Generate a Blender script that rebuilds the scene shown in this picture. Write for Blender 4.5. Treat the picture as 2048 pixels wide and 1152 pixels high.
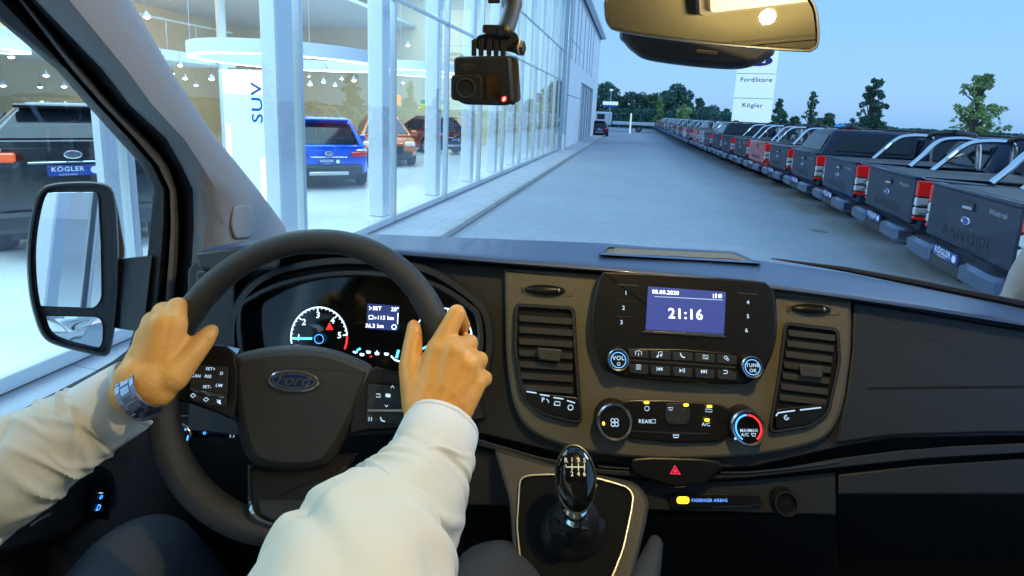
import bpy, bmesh, math, random
import numpy as np
from mathutils import Vector, Matrix
random.seed(7)
for o in list(bpy.data.objects): bpy.data.objects.remove(o)
SC = bpy.context.scene
COL = SC.collection

# ------------------------------------------------------------------ camera
FPX, PPX, PPY = 950.0, 1024.0, 368.0
EYE = np.array([0.0, 0.0, 2.1])
def _basis():
    vp, slope = (1270.0, 232.0), .04
    dY = np.array([(vp[0]-PPX)/FPX, -(vp[1]-PPY)/FPX, -1.]); dY /= np.linalg.norm(dY)
    q = (vp[0]-1000, vp[1]-1000*slope)
    dq = np.array([(q[0]-PPX)/FPX, -(q[1]-PPY)/FPX, -1.])
    Z = np.cross(dq, dY); Z /= np.linalg.norm(Z)
    if Z[1] < 0: Z = -Z
    return np.stack([np.cross(dY, Z), dY, Z])
RC = _basis()
cam_data = bpy.data.cameras.new('camera')
cam = bpy.data.objects.new('camera', cam_data); COL.objects.link(cam)
M4 = Matrix.Identity(4)
for i in range(3):
    for j in range(3): M4[i][j] = RC[i][j]
    M4[i][3] = EYE[i]
cam.matrix_world = M4
cam_data.sensor_width = 36.0; cam_data.lens = 36.0*FPX/2048
cam_data.shift_x = 0.0; cam_data.shift_y = -(576-PPY)/2048
cam_data.clip_start = 0.02; cam_data.clip_end = 2000
SC.camera = cam

# ------------------------------------------------------------------ sky, sun, exposure
SC.view_settings.view_transform = 'Standard'; SC.view_settings.look = 'None'
SC.view_settings.exposure = 0.0; SC.view_settings.gamma = 1.0
w = bpy.data.worlds.new('World'); SC.world = w; w.use_nodes = True
nt = w.node_tree; nt.nodes.clear()
sky = nt.nodes.new('ShaderNodeTexSky'); sky.sky_type = 'NISHITA'; sky.sun_disc = False
sky.sun_elevation = math.radians(4); sky.sun_rotation = math.radians(200); sky.altitude = 100
tint = nt.nodes.new('ShaderNodeMixRGB'); tint.blend_type = 'MULTIPLY'; tint.inputs[0].default_value = 1
tint.inputs[2].default_value = (.75, .9, 1.25, 1)
bg1 = nt.nodes.new('ShaderNodeBackground'); bg1.inputs[1].default_value = .05
bg2 = nt.nodes.new('ShaderNodeBackground'); bg2.inputs[0].default_value = (.245, .55, 1.0, 1); bg2.inputs[1].default_value = .98
ad = nt.nodes.new('ShaderNodeAddShader'); wo = nt.nodes.new('ShaderNodeOutputWorld')
nt.links.new(sky.outputs[0], tint.inputs[1]); nt.links.new(tint.outputs[0], bg1.inputs[0])
nt.links.new(bg1.outputs[0], ad.inputs[0]); nt.links.new(bg2.outputs[0], ad.inputs[1]); nt.links.new(ad.outputs[0], wo.inputs[0])
sl = bpy.data.lights.new('sun', 'SUN'); sl.energy = 1.4; sl.angle = math.radians(18); sl.color = (.55, .78, 1)
so = bpy.data.objects.new('sun', sl); COL.objects.link(so); so.rotation_euler = (math.radians(-58), 0, math.radians(-55))
SC.cycles.use_denoising = True
SC.cycles.max_bounces = 8; SC.cycles.transparent_max_bounces = 16; SC.cycles.sample_clamp_indirect = 4
SC.cycles.caustics_reflective = False; SC.cycles.caustics_refractive = False

# ------------------------------------------------------------------ pixel tracing helpers (van frame is turned YAW from the road)
YAW = math.radians(9.5)
_L = np.array([[math.cos(YAW), math.sin(YAW), 0], [-math.sin(YAW), math.cos(YAW), 0], [0, 0, 1.]])
RL = _L @ RC
def ray(px, py, local=True):
    v = np.array([(px-PPX)/FPX, -(py-PPY)/FPX, -1.])
    return (RL if local else RC) @ v                       # length: 1 unit of optical depth
def dep(px, py, d): return EYE + ray(px, py)*d              # van frame point at optical depth d
def atv(px, py, ax, val):                                  # van frame, on an axis plane
    r = ray(px, py); return EYE + r*((val-EYE[ax])/r[ax])
def atw(px, py, ax, val):                                  # world frame
    r = ray(px, py, False); return EYE + r*((val-EYE[ax])/r[ax])
class Pl:
    """a real plane in the van, given by a point and a normal that looks at the driver"""
    def __init__(s, pt, n):
        s.p = np.array(pt, float); s.n = np.array(n, float); s.n /= np.linalg.norm(s.n)
    def __call__(s, px, py, h=0.0):
        r = ray(px, py); t = np.dot(s.p + s.n*h - EYE, s.n)/np.dot(r, s.n)
        return EYE + r*t
    def frame(s, px, py, h=0.0, ang=0.0):
        o = s(px, py, h); u = s(px+math.cos(ang)*4, py+math.sin(ang)*4, h) - o
        sc = np.linalg.norm(u)/4; u /= np.linalg.norm(u); v = np.cross(s.n, u)
        return o, u, v, s.n, sc

def area2(p): return sum(p[i][0]*p[(i+1)%len(p)][1]-p[(i+1)%len(p)][0]*p[i][1] for i in range(len(p)))/2
def offset(poly, d):
    """inset a polygon by d (negative grows it)"""
    s = 1 if area2(poly) > 0 else -1
    out = []
    n = len(poly)
    for i in range(n):
        a, b, c = np.array(poly[i-1], float), np.array(poly[i], float), np.array(poly[(i+1) % n], float)
        e1 = b-a; e2 = c-b
        l1, l2 = np.linalg.norm(e1), np.linalg.norm(e2)
        if l1 < 1e-9 or l2 < 1e-9: out.append(tuple(b)); continue
        n1 = np.array([-e1[1], e1[0]])/l1*s; n2 = np.array([-e2[1], e2[0]])/l2*s
        m = n1+n2; k = np.dot(m, m)
        m = m/max(k, .5)*2
        out.append(tuple(b+m*d))
    return out
def rnd(poly, r, k=5):
    """round the corners of a polygon"""
    out = []; n = len(poly)
    for i in range(n):
        a, b, c = (np.array(poly[j % n], float) for j in (i-1, i, i+1))
        rr = r[i] if isinstance(r, (list, tuple)) else r
        da, dc = np.linalg.norm(a-b), np.linalg.norm(c-b)
        ra = min(rr, da*.48); rc = min(rr, dc*.48)
        p0 = b+(a-b)/da*ra; p2 = b+(c-b)/dc*rc
        for q in range(k+1):
            t = q/k; out.append(tuple((1-t)**2*p0+2*t*(1-t)*b+t*t*p2))
    return out
def smooth(pts, k=4, closed=True):
    n = len(pts); out = []
    rng_ = range(n) if closed else range(n-1)
    P = [np.array(p, float) for p in pts]
    for i in rng_:
        p0 = P[(i-1) % n] if closed or i > 0 else P[0]
        p1 = P[i]; p2 = P[(i+1) % n]
        p3 = P[(i+2) % n] if closed or i < n-2 else P[-1]
        for q in range(k):
            t = q/k
            out.append(.5*((2*p1)+(-p0+p2)*t+(2*p0-5*p1+4*p2-p3)*t*t+(-p0+3*p1-3*p2+p3)*t**3))
    if not closed: out.append(P[-1])
    return out
def circ(cx, cy, rx, ry=None, n=32, a0=0., a1=2*math.pi, rot=0.):
    ry = rx if ry is None else ry
    full = abs(a1-a0-2*math.pi) < 1e-6
    m = n if full else n+1
    out = []
    for i in range(m):
        t = a0+(a1-a0)*i/n
        x, y = rx*math.cos(t), ry*math.sin(t)
        out.append((cx+x*math.cos(rot)-y*math.sin(rot), cy+x*math.sin(rot)+y*math.cos(rot)))
    return out

# ------------------------------------------------------------------ materials
MATS = {}
def mat(name, col=(.5, .5, .5), rough=.5, metal=0., emit=None, es=1., bump=0., bscale=200., vary=0., vscale=6., coat=0., spec=.5, sss=0., trans=0.):
    if name in MATS: return MATS[name]
    m = bpy.data.materials.new(name); m.use_nodes = True; t = m.node_tree; b = t.nodes['Principled BSDF']
    b.inputs['Base Color'].default_value = (*col, 1); b.inputs['Roughness'].default_value = rough
    b.inputs['Metallic'].default_value = metal; b.inputs['Specular IOR Level'].default_value = spec
    if coat: b.inputs['Coat Weight'].default_value = coat; b.inputs['Coat Roughness'].default_value = .06
    if sss:
        b.inputs['Subsurface Weight'].default_value = sss; b.inputs['Subsurface Radius'].default_value = (.012, .005, .002); b.inputs['Subsurface Scale'].default_value = 1
    if emit is not None:
        b.inputs['Emission Color'].default_value = (*emit, 1); b.inputs['Emission Strength'].default_value = es
    tc = t.nodes.new('ShaderNodeTexCoord')
    if vary:
        n = t.nodes.new('ShaderNodeTexNoise'); n.inputs['Scale'].default_value = vscale; n.inputs['Detail'].default_value = 5
        r = t.nodes.new('ShaderNodeMapRange'); r.inputs[1].default_value = .3; r.inputs[2].default_value = .7
        r.inputs[3].default_value = 1-vary; r.inputs[4].default_value = 1+vary
        x = t.nodes.new('ShaderNodeVectorMath'); x.operation = 'SCALE'; x.inputs[0].default_value = col
        t.links.new(tc.outputs['Object'], n.inputs['Vector']); t.links.new(n.outputs['Fac'], r.inputs[0])
        t.links.new(r.outputs[0], x.inputs['Scale']); t.links.new(x.outputs[0], b.inputs['Base Color'])
    if bump:
        n2 = t.nodes.new('ShaderNodeTexNoise'); n2.inputs['Scale'].default_value = bscale; n2.inputs['Detail'].default_value = 3
        bp = t.nodes.new('ShaderNodeBump'); bp.inputs['Strength'].default_value = bump; bp.inputs['Distance'].default_value = .002
        t.links.new(tc.outputs['Object'], n2.inputs['Vector']); t.links.new(n2.outputs['Fac'], bp.inputs['Height']); t.links.new(bp.outputs[0], b.inputs['Normal'])
    MATS[name] = m; return m
def glow(name, col, s):
    return mat(name, (0.02, .02, .02), .5, 0, col, s)
def glassmat(name, tintc, base, gain, rough=.01, glcol=(1, 1, 1)):
    m = bpy.data.materials.new(name); m.use_nodes = True; t = m.node_tree; t.nodes.clear()
    o = t.nodes.new('ShaderNodeOutputMaterial'); tr = t.nodes.new('ShaderNodeBsdfTransparent'); tr.inputs[0].default_value = (*tintc, 1)
    g = t.nodes.new('ShaderNodeBsdfGlossy'); g.inputs[0].default_value = (*glcol, 1); g.inputs[1].default_value = rough
    lw = t.nodes.new('ShaderNodeLayerWeight'); lw.inputs[0].default_value = .5
    pw = t.nodes.new('ShaderNodeMath'); pw.operation = 'POWER'; pw.inputs[1].default_value = 3
    ma = t.nodes.new('ShaderNodeMath'); ma.operation = 'MULTIPLY_ADD'; ma.inputs[1].default_value = gain; ma.inputs[2].default_value = base; ma.use_clamp = True
    mx = t.nodes.new('ShaderNodeMixShader')
    t.links.new(lw.outputs['Facing'], pw.inputs[0]); t.links.new(pw.outputs[0], ma.inputs[0]); t.links.new(ma.outputs[0], mx.inputs[0])
    t.links.new(tr.outputs[0], mx.inputs[1]); t.links.new(g.outputs[0], mx.inputs[2]); t.links.new(mx.outputs[0], o.inputs[0])
    MATS[name] = m; return m

# ------------------------------------------------------------------ mesh builder
_txt = {}
def text_geo(s, bold=False):
    key = (s, bold)
    if key in _txt: return _txt[key]
    c = bpy.data.curves.new('lettering', 'FONT'); c.body = s; c.align_x = 'CENTER'; c.align_y = 'CENTER'; c.size = 1; c.resolution_u = 3
    if bold: c.offset = .014
    c.space_character = 1.0 if s == 'Ford' else 1.12
    o = bpy.data.objects.new('lettering', c); COL.objects.link(o)
    dg = bpy.context.evaluated_depsgraph_get()
    me = bpy.data.meshes.new_from_object(o.evaluated_get(dg))
    v = [tuple(x.co) for x in me.vertices]; f = [tuple(p.vertices) for p in me.polygons]
    bpy.data.objects.remove(o); bpy.data.curves.remove(c); bpy.data.meshes.remove(me)
    _txt[key] = (v, f); return _txt[key]
class MB:
    def __init__(s): s.v = []; s.f = []; s.m = []; s.mats = []; s.sm = []
    def mi(s, m):
        if m not in s.mats: s.mats.append(m)
        return s.mats.index(m)
    def add(s, vs, fs, m, smooth_=True):
        b = len(s.v); s.v += [tuple(float(c) for c in v) for v in vs]; k = s.mi(m)
        for f in fs: s.f.append(tuple(b+i for i in f)); s.m.append(k); s.sm.append(smooth_)
        return s
    def loops(s, loops, m, closed=True, cap0=False, cap1=False, capm=None):
        """skin a list of equal-count point loops"""
        n = len(loops[0]); vs = [p for l in loops for p in l]; fs = []
        for a in range(len(loops)-1):
            for i in range(n if closed else n-1):
                j = (i+1) % n
                fs.append((a*n+i, a*n+j, (a+1)*n+j, (a+1)*n+i))
        s.add(vs, fs, m)
        if cap0: s.add(loops[0], [tuple(range(n))], capm or m)
        if cap1: s.add(loops[-1], [tuple(range(n))], capm or m)
        return s
    def plate(s, poly, pl, h0, h1, m, bev=2.0, top=None):
        b = min(bev, 1e9); sc = pl.frame(*poly[0])[4]
        L = [[pl(x, y, h0) for x, y in poly], [pl(x, y, h1-b*sc*np.sign(h1-h0)) for x, y in poly], [pl(x, y, h1-.3*b*sc*np.sign(h1-h0)) for x, y in offset(poly, b*.3)], [pl(x, y, h1) for x, y in offset(poly, b)]]
        s.loops(L, m, cap0=True, cap1=True, capm=top or m); return s
    def ringp(s, outer, width, pl, h0, h1, m, inner_h=None):
        """a raised frame: outer outline in pixels, width in pixels"""
        ih = h0 if inner_h is None else inner_h
        inn = offset(outer, width)
        L = [[pl(x, y, h0) for x, y in outer], [pl(x, y, h1) for x, y in offset(outer, width*.25)], [pl(x, y, h1) for x, y in offset(outer, width*.7)], [pl(x, y, ih) for x, y in inn]]
        s.loops(L, m); return s
    def box(s, a, b, m, rot=None):
        x0, y0, z0 = a; x1, y1, z1 = b
        vs = [(x, y, z) for z in (z0, z1) for y in (y0, y1) for x in (x0, x1)]
        s.add(vs, [(0, 1, 3, 2), (4, 6, 7, 5), (0, 4, 5, 1), (2, 3, 7, 6), (0, 2, 6, 4), (1, 5, 7, 3)], m, False); return s
    def bbox(s, a, b, m, c=.01):
        """box with chamfered edges"""
        (x0, y0, z0), (x1, y1, z1) = a, b
        def r(x0, y0, x1, y1, k): return [(x0+k, y0), (x1-k, y0), (x1, y0+k), (x1, y1-k), (x1-k, y1), (x0+k, y1), (x0, y1-k), (x0, y0+k)]
        L = []
        for z, i in ((z0, c), (z0+c, 0), (z1-c, 0), (z1, c)):
            L.append([(x, y, z) for x, y in r(x0+i, y0+i, x1-i, y1-i, c)])
        s.loops(L, m, cap0=True, cap1=True); return s
    def frameaxes(s, d):
        d = np.array(d, float); d /= max(np.linalg.norm(d), 1e-9)
        u = np.cross(d, (0, 0, 1.)) if abs(d[2]) < .95 else np.cross(d, (1., 0, 0)); u /= np.linalg.norm(u)
        return d, u, np.cross(d, u)
    def tube(s, path, r, m, n=10, closed=False, cap=True, flat=1.0):
        P = [np.array(p, float) for p in path]; N = len(P); L = []; pu = None
        for i in range(N):
            d = (P[(i+1) % N]-P[i-1]) if closed else (P[min(i+1, N-1)]-P[max(i-1, 0)])
            d /= max(np.linalg.norm(d), 1e-9)
            if pu is None: _, u, v = s.frameaxes(d)
            else:
                u = pu-d*np.dot(pu, d); u /= max(np.linalg.norm(u), 1e-9); v = np.cross(d, u)
            pu = u; rr = r[i] if isinstance(r, (list, tuple, np.ndarray)) else r
            L.append([P[i]+u*rr*math.cos(2*math.pi*k/n)+v*rr*flat*math.sin(2*math.pi*k/n) for k in range(n)])
        if closed: L.append(L[0])
        s.loops(L, m, cap0=cap and not closed, cap1=cap and not closed); return s
    def lathe(s, o, axis, prof, m, n=24, mats=None):
        """prof: (radius, along) pairs"""
        d, u, v = s.frameaxes(axis); o = np.array(o, float)
        L = [[o+d*h+(u*math.cos(2*math.pi*k/n)+v*math.sin(2*math.pi*k/n))*r for k in range(n)] for r, h in prof]
        if mats is None: s.loops(L, m, cap0=True, cap1=True)
        else:
            for i in range(len(L)-1): s.loops(L[i:i+2], mats[i])
            s.add(L[-1], [tuple(range(n))], mats[-1]); s.add(L[0], [tuple(range(n))], mats[0])
        return s
    def ell(s, o, ax, ay, az, m, n=16, k=10):
        o = np.array(o, float); ax, ay, az = (np.array(a, float) for a in (ax, ay, az)); L = []
        for j in range(k+1):
            t = -math.pi/2+math.pi*j/k; c = max(math.cos(t), .02)
            L.append([o+(ax*math.cos(2*math.pi*i/n)+ay*math.sin(2*math.pi*i/n))*c+az*math.sin(t) for i in range(n)])
        s.loops(L, m, cap0=True, cap1=True); return s
    def text(s, st, o, u, v, size, m, bold=False, wid=1.0):
        vs, fs = text_geo(st, bold); o, u, v = (np.array(a, float) for a in (o, u, v))
        s.add([o+u*x*size*wid+v*y*size for x, y, z in vs], fs, m, False); return s
    def ptext(s, st, px, py, hpx, pl, h, m, ang=0.0, bold=False, wid=1.0, slant=0):
        o, u, v, n, sc = pl.frame(px, py, h, ang)
        return s.text(st, o, u, v+u*slant, hpx*sc*1.35, m, bold, wid)
    def stroke(s, pts, wpx, pl, h, m, closed=False):
        """a thin raised line drawn along pixel points on a plane"""
        P = [pl(x, y, h) for x, y in pts]; sc = pl.frame(*pts[0])[4]; hw = wpx*sc/2; N = len(P); A = []; B = []
        for i in range(N):
            d = (P[(i+1) % N]-P[i-1]) if closed else (P[min(i+1, N-1)]-P[max(i-1, 0)])
            sd = np.cross(pl.n, d); sd /= max(np.linalg.norm(sd), 1e-9); A.append(P[i]+sd*hw); B.append(P[i]-sd*hw)
        if closed: A.append(A[0]); B.append(B[0])
        s.loops([A, B], m, closed=False); return s
    def grid(s, rows, m, mats=None):
        n = len(rows[0])
        for a in range(len(rows)-1):
            for i in range(n-1):
                s.add([rows[a][i], rows[a][i+1], rows[a+1][i+1], rows[a+1][i]], [(0, 1, 2, 3)], mats[i] if mats else m)
        return s
    def xf(s, M):
        s.v = [tuple(M @ Vector(v)) for v in s.v]; return s
    def build(s, name, parent=None, label=None, sharp=38, weld=False, normals=True):
        me = bpy.data.meshes.new(name); me.from_pydata(s.v, [], s.f)
        for m in s.mats: me.materials.append(m)
        me.polygons.foreach_set('material_index', s.m)
        if weld or normals:
            bm = bmesh.new(); bm.from_mesh(me)
            if weld: bmesh.ops.remove_doubles(bm, verts=bm.verts, dist=1e-5)
            if normals: bmesh.ops.recalc_face_normals(bm, faces=bm.faces)
            bm.to_mesh(me); bm.free()
        me.polygons.foreach_set('use_smooth', [True]*len(me.polygons))
        me.set_sharp_from_angle(angle=math.radians(sharp)); me.update()
        o = bpy.data.objects.new(name, me); COL.objects.link(o)
        if parent is not None: o.parent = parent
        if label: o['label'] = label
        return o
def tag(o, label=None, cat=None, group=None, kind=None):
    if label: o['label'] = label
    if cat: o['category'] = cat
    if group: o['group'] = group
    if kind: o['kind'] = kind
    return o
def thing(name, label, cat, loc=(0, 0, 0), rz=0., group=None):
    o = bpy.data.objects.new(name, None); COL.objects.link(o); o.location = loc; o.rotation_euler = (0, 0, rz)
    return tag(o, label, cat, group)
def copy_tree(o, parent=None):
    c = o.copy(); COL.objects.link(c); c.parent = parent
    for ch in list(o.children): copy_tree(ch, c)
    return c
# ================================================================== OUTDOORS
def ground_mat(name, col, sx, sy, groove=.9, rough=.75, vary=.07):
    m = bpy.data.materials.new(name); m.use_nodes = True; t = m.node_tree; b = t.nodes['Principled BSDF']; b.inputs['Roughness'].default_value = rough
    tc = t.nodes.new('ShaderNodeTexCoord'); br = t.nodes.new('ShaderNodeTexBrick')
    br.inputs['Scale'].default_value = 1; br.inputs['Brick Width'].default_value = sx; br.inputs['Row Height'].default_value = sy
    br.inputs['Mortar Size'].default_value = .006; br.inputs['Color1'].default_value = (*col, 1)
    br.inputs['Color2'].default_value = (*[c*.93 for c in col], 1); br.inputs['Mortar'].default_value = (*[c*groove for c in col], 1)
    n = t.nodes.new('ShaderNodeTexNoise'); n.inputs['Scale'].default_value = .35; n.inputs['Detail'].default_value = 6
    n3 = t.nodes.new('ShaderNodeTexNoise'); n3.inputs['Scale'].default_value = 9; n3.inputs['Detail'].default_value = 4
    am = t.nodes.new('ShaderNodeMath'); am.operation = 'ADD'
    r = t.nodes.new('ShaderNodeMapRange'); r.inputs[1].default_value = .7; r.inputs[2].default_value = 1.3; r.inputs[3].default_value = 1-vary; r.inputs[4].default_value = 1+vary
    x = t.nodes.new('ShaderNodeVectorMath'); x.operation = 'SCALE'
    t.links.new(tc.outputs['Object'], br.inputs['Vector']); t.links.new(tc.outputs['Object'], n.inputs['Vector']); t.links.new(tc.outputs['Object'], n3.inputs['Vector'])
    t.links.new(n.outputs['Fac'], am.inputs[0]); t.links.new(n3.outputs['Fac'], am.inputs[1]); t.links.new(am.outputs[0], r.inputs[0])
    t.links.new(br.outputs['Color'], x.inputs[0]); t.links.new(r.outputs[0], x.inputs['Scale']); t.links.new(x.outputs[0], b.inputs['Base Color'])
    MATS[name] = m; return m
M_ROAD = ground_mat('concrete_paving', (.31, .34, .395), .2, .2, .93)
M_PAVE = ground_mat('pavement_slabs', (.44, .45, .50), .8, .8, .6)
mb = MB(); mb.add([(-260, -260, 0), (260, -260, 0), (260, 420, 0), (-260, 420, 0)], [(0, 1, 2, 3)], M_ROAD)
tag(mb.build('ground'), kind='structure')
M_KERB = mat('kerb_stone', (.40, .40, .40), .8, vary=.1, vscale=3)
M_DRAIN = mat('drain_channel', (.27, .28, .30), .6)
mb = MB(); mb.box((-4.06, -40, 0), (-2.98, 52, .10), M_PAVE); tag(mb.build('pavement'), kind='structure')
mb = MB()
for k in range(-40, 52, 2): mb.bbox((-2.978, k+.004, 0), (-2.83, k+1.996, .112), M_KERB, .012)
mb.box((-2.828, -40, 0), (-2.70, 52, .006), M_DRAIN); tag(mb.build('kerb'), kind='structure')

# ---------------------------------------------------------------- showroom building
M_ALU = mat('window_aluminium', (.62, .66, .70), .35, .6)
M_ALUD = mat('dark_gasket', (.05, .06, .08), .5)
M_WHITE = mat('white_wall_panel', (.82, .83, .86), .5, vary=.03, vscale=.5)
M_COLUMN = mat('white_column_paint', (.80, .81, .84), .45)
M_GL = glassmat('showroom_glass', (.90, .96, 1.0), .11, .95, .004, (.95, .98, 1))
M_TILE = mat('showroom_tile_floor', (.74, .74, .72), .12, bump=.0, vary=.03, vscale=2)
M_CREAM = mat('cream_back_wall', (.70, .58, .36), .6, vary=.08, vscale=.4)
M_CEIL = mat('showroom_ceiling', (.60, .62, .66), .8)
M_STEEL = mat('brushed_steel', (.6, .6, .62), .3, 1)
M_LAMP = glow('lamp_white', (1, .97, .9), 30)
M_RING = glow('ring_lamp_white', (.75, .92, 1), 9)
XF = -3.95
bld = thing('showroom_building', 'long glass fronted car showroom with white columns and aluminium mullions beside the road', 'building', (XF, 10, 0))
def bpart(mb, name, **k):
    mb.xf(Matrix.Translation((-XF, -10, 0))); return mb.build(name, bld, **k)
mb = MB(); mb.box((-24, -26, .0), (XF-.03, 25.9, .14), M_TILE); bpart(mb, 'floor')
mb = MB(); mb.box((-24.3, -26, .0), (-24, 49, 9.4), M_CREAM); mb.box((-24, -26.3, 0), (XF, -26, 9.4), M_WHITE); mb.box((-24, 25.95, 0), (-4.2, 26.1, 9.4), M_CREAM); bpart(mb, 'back_wall')
mb = MB(); mb.box((-24.3, -26.3, 9.42), (XF+.25, 49.3, 9.75), M_WHITE); bpart(mb, 'roof')
mb = MB(); mb.box((-23.9, -25.9, 6.6), (-12.5, 25.8, 6.75), M_CEIL); mb.box((-12.5, -25.9, 8.6), (-4.3, 25.8, 8.72), M_CEIL)
bpart(mb, 'ceiling')
mb = MB(); mb.box((-23.9, -18, 3.35), (-15.5, 16, 3.7), M_WHITE)
mb.tube([(-15.6, -18, 4.7), (-15.6, 16, 4.7)], .035, M_STEEL)
for k in range(30): mb.tube([(-15.6, -17.8+k*1.15, 3.7), (-15.6, -17.8+k*1.15, 4.7)], .02, M_STEEL, 6)
bpart(mb, 'mezzanine')
ys = [5.01+2.33*k for k in range(-13, -1)] + [2.93] + [5.01+2.33*k for k in range(0, 9)] + [25.97]
zs = [.14, 3.87, 5.43, 9.42]
for i in range(len(ys)-1):
    y0, y1 = ys[i], ys[i+1]
    for j in range(3):
        if y1 < -20 and j: continue
        fr = MB(); z0, z1 = zs[j], zs[j+1]
        fr.bbox((XF-.05, y0-.028, z0), (XF+.06, y0+.028, z1), M_ALU, .006); fr.box((XF-.02, y0+.029, z0), (XF+.03, y0+.05, z1), M_ALUD)
        fr.bbox((XF-.04, y0+.03, z1-.05), (XF+.045, y1-.03, z1+(.0 if j < 2 else 0)), M_ALU, .006)
        if j == 0: fr.bbox((XF-.04, y0+.03, z0-.02), (XF+.05, y1-.03, z0+.09), M_ALU, .006)
        if j == 2: fr.bbox((XF-.03, (y0+y1)/2-.02, z0), (XF+.03, (y0+y1)/2+.02, z1-.06), M_ALU, .004)
        f = bpart(fr, 'window')
        g = MB(); g.add([(XF, y0+.02, z0+.02), (XF, y1-.02, z0+.02), (XF, y1-.02, z1-.03), (XF, y0+.02, z1-.03)], [(0, 1, 2, 3)], M_GL)
        g.xf(Matrix.Translation((-XF, -10, 0))); g.build('pane', f)
cols = [(-4.46, -4.22, 4.98, 5.30)] + [(-4.5, -4.2, 5.01+2.33*k+.12, 5.01+2.33*k+.36) for k in range(1, 9)] + [(-4.30, -4.18, 2.93, 3.17)] + [(-4.6, -4.25, 2.68-2.33*k*2, 3.0-2.33*k*2) for k in range(1, 6)]
for x0, x1, y0, y1 in cols:
    mb = MB(); mb.bbox((x0, y0, .14), (x1, y1, 8.6), M_COLUMN, .02); bpart(mb, 'column')
# further wing of the building, with the louvre posts and the downpipe
M_SLATE = mat('blue_grey_cladding', (.30, .38, .47), .5)
wing = thing('building_wing', 'white panelled wing of the showroom with four tall posts in front of a dark opening', 'building', (XF, 37, 0))
def wpart(mb, name): mb.xf(Matrix.Translation((-XF, -37, 0))); return mb.build(name, wing)
mb = MB()
mb.box((-24, 26.12, 0), (XF-.02, 27.9, 9.4), M_SLATE)
for y0, y1 in ((27.92, 31.0), (31.03, 34.3)):
    for k in range(3): mb.bbox((-8, y0, k*3.14+.01), (XF+.12, y1, k*3.14+3.12), M_WHITE, .02)
mb.bbox((-8, 34.33, 4.3), (XF+.12, 44, 9.4), M_WHITE, .02); mb.bbox((-24, 44.03, 0), (XF+.12, 49, 9.4), M_WHITE, .02)
mb.box((-8, 34.35, 0), (-5.4, 44, 4.29), mat('dark_recess_cladding', (.10, .16, .19), .4))
wpart(mb, 'wall')
for y in (35.6, 37.6, 39.6, 41.6):
    p = MB(); p.bbox((XF-.25, y, 0), (XF+.05, y+.28, 4.28), M_COLUMN, .02); wpart(p, 'post')
for y in (28.3, 30.2, 32, 34.6, 37, 39, 41.2):
    p = MB(); p.box((XF+.125, y, 5.2), (XF+.17, y+.10, 9.0), M_ALU); wpart(p, 'cladding_fin')
p = MB(); p.tube([(XF+.20, 26.3, 9.2), (XF+.20, 26.3, .9)], .06, M_ALU, 12); p.tube([(XF+.20, 26.3, .1), (XF+.20, 26.3, .95)], .09, M_WHITE, 12); wpart(p, 'downpipe')
p = MB(); p.bbox((XF+.13, 26.2, 9.42), (XF+.65, 49.2, 9.8), M_WHITE, .03); wpart(p, 'roof_edge')

# ---------------------------------------------------------------- inside the showroom
M_PANEL = glow('totem_backlit_face', (.45, .90, 1), 2.0)
M_PANELW = glow('totem_white_face', (.85, .97, 1), 2.6)
M_INK = mat('blue_lettering', (.01, .08, .45), .5)
t = thing('suv_totem', 'glowing pale cyan totem reading SUV behind the showroom glass', 'totem sign', (-5.75, 6.1, .14))
mb = MB(); mb.bbox((-.50, 0, 0), (.44, .3, 2.42), M_WHITE, .02); mb.build('body', t)
mb = MB(); mb.box((-.40, -.012, .03), (.42, -.002, 2.05), M_PANEL); mb.box((-.40, -.012, 2.06), (.42, -.002, 2.39), M_PANELW)
mb.box((.24, -.02, .03), (.41, -.0125, 1.1), M_PANELW); mb.box((-.38, -.02, .03), (-.30, -.0125, 1.6), M_PANELW)
mb.build('lit_face', t)
mb = MB(); mb.text('SUV', (.235, -.03, 1.93), (0, 0, 1), (-1, 0, 0), .28, M_INK, True, 1.15); mb.build('lettering', t)
def ringlamp(x, y, z, r, label, hgt=.26):
    t = thing('ring_lamp', label, 'ceiling lamp', (x, y, z), 0, 'ring lamps hanging in the showroom')
    n = 64; L = []
    for rr, zz in ((r, hgt), (r, 0), (r-.14, 0), (r-.14, hgt)): L.append([(rr*math.cos(2*math.pi*k/n), rr*math.sin(2*math.pi*k/n), zz) for k in range(n)])
    L.append(L[0]); mb = MB(); mb.loops(L, M_WHITE); mb.build('ring_housing', t)
    mb = MB(); a = [[(rr*math.cos(2*math.pi*k/n), rr*math.sin(2*math.pi*k/n), -.02) for k in range(n)] for rr in (r-.005, r-.135)]
    mb.loops(a+[[(p[0], p[1], -.004) for p in a[1]]], M_RING); mb.build('diffuser', t)
    for k in range(4):
        a = math.pi/4+k*math.pi/2; mb = MB(); mb.tube([(r*.96*math.cos(a), r*.96*math.sin(a), hgt), (r*.96*math.cos(a), r*.96*math.sin(a), 8.4-z)], .008, M_STEEL, 6); mb.build('cable', t)
ringlamp(-7.6, 9.6, 2.98, 2.1, 'big white ring lamp hanging above the SUV totem')
ringlamp(-6.9, 14.6, 3.2, 1.5, 'white ring lamp hanging above the blue and orange cars')
ringlamp(-13.6, 6.9, 2.95, 1.1, 'small white ring lamp hanging behind the black SUV')
M_TIN = mat('pendant_tin', (.35, .35, .36), .35, .5)
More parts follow.
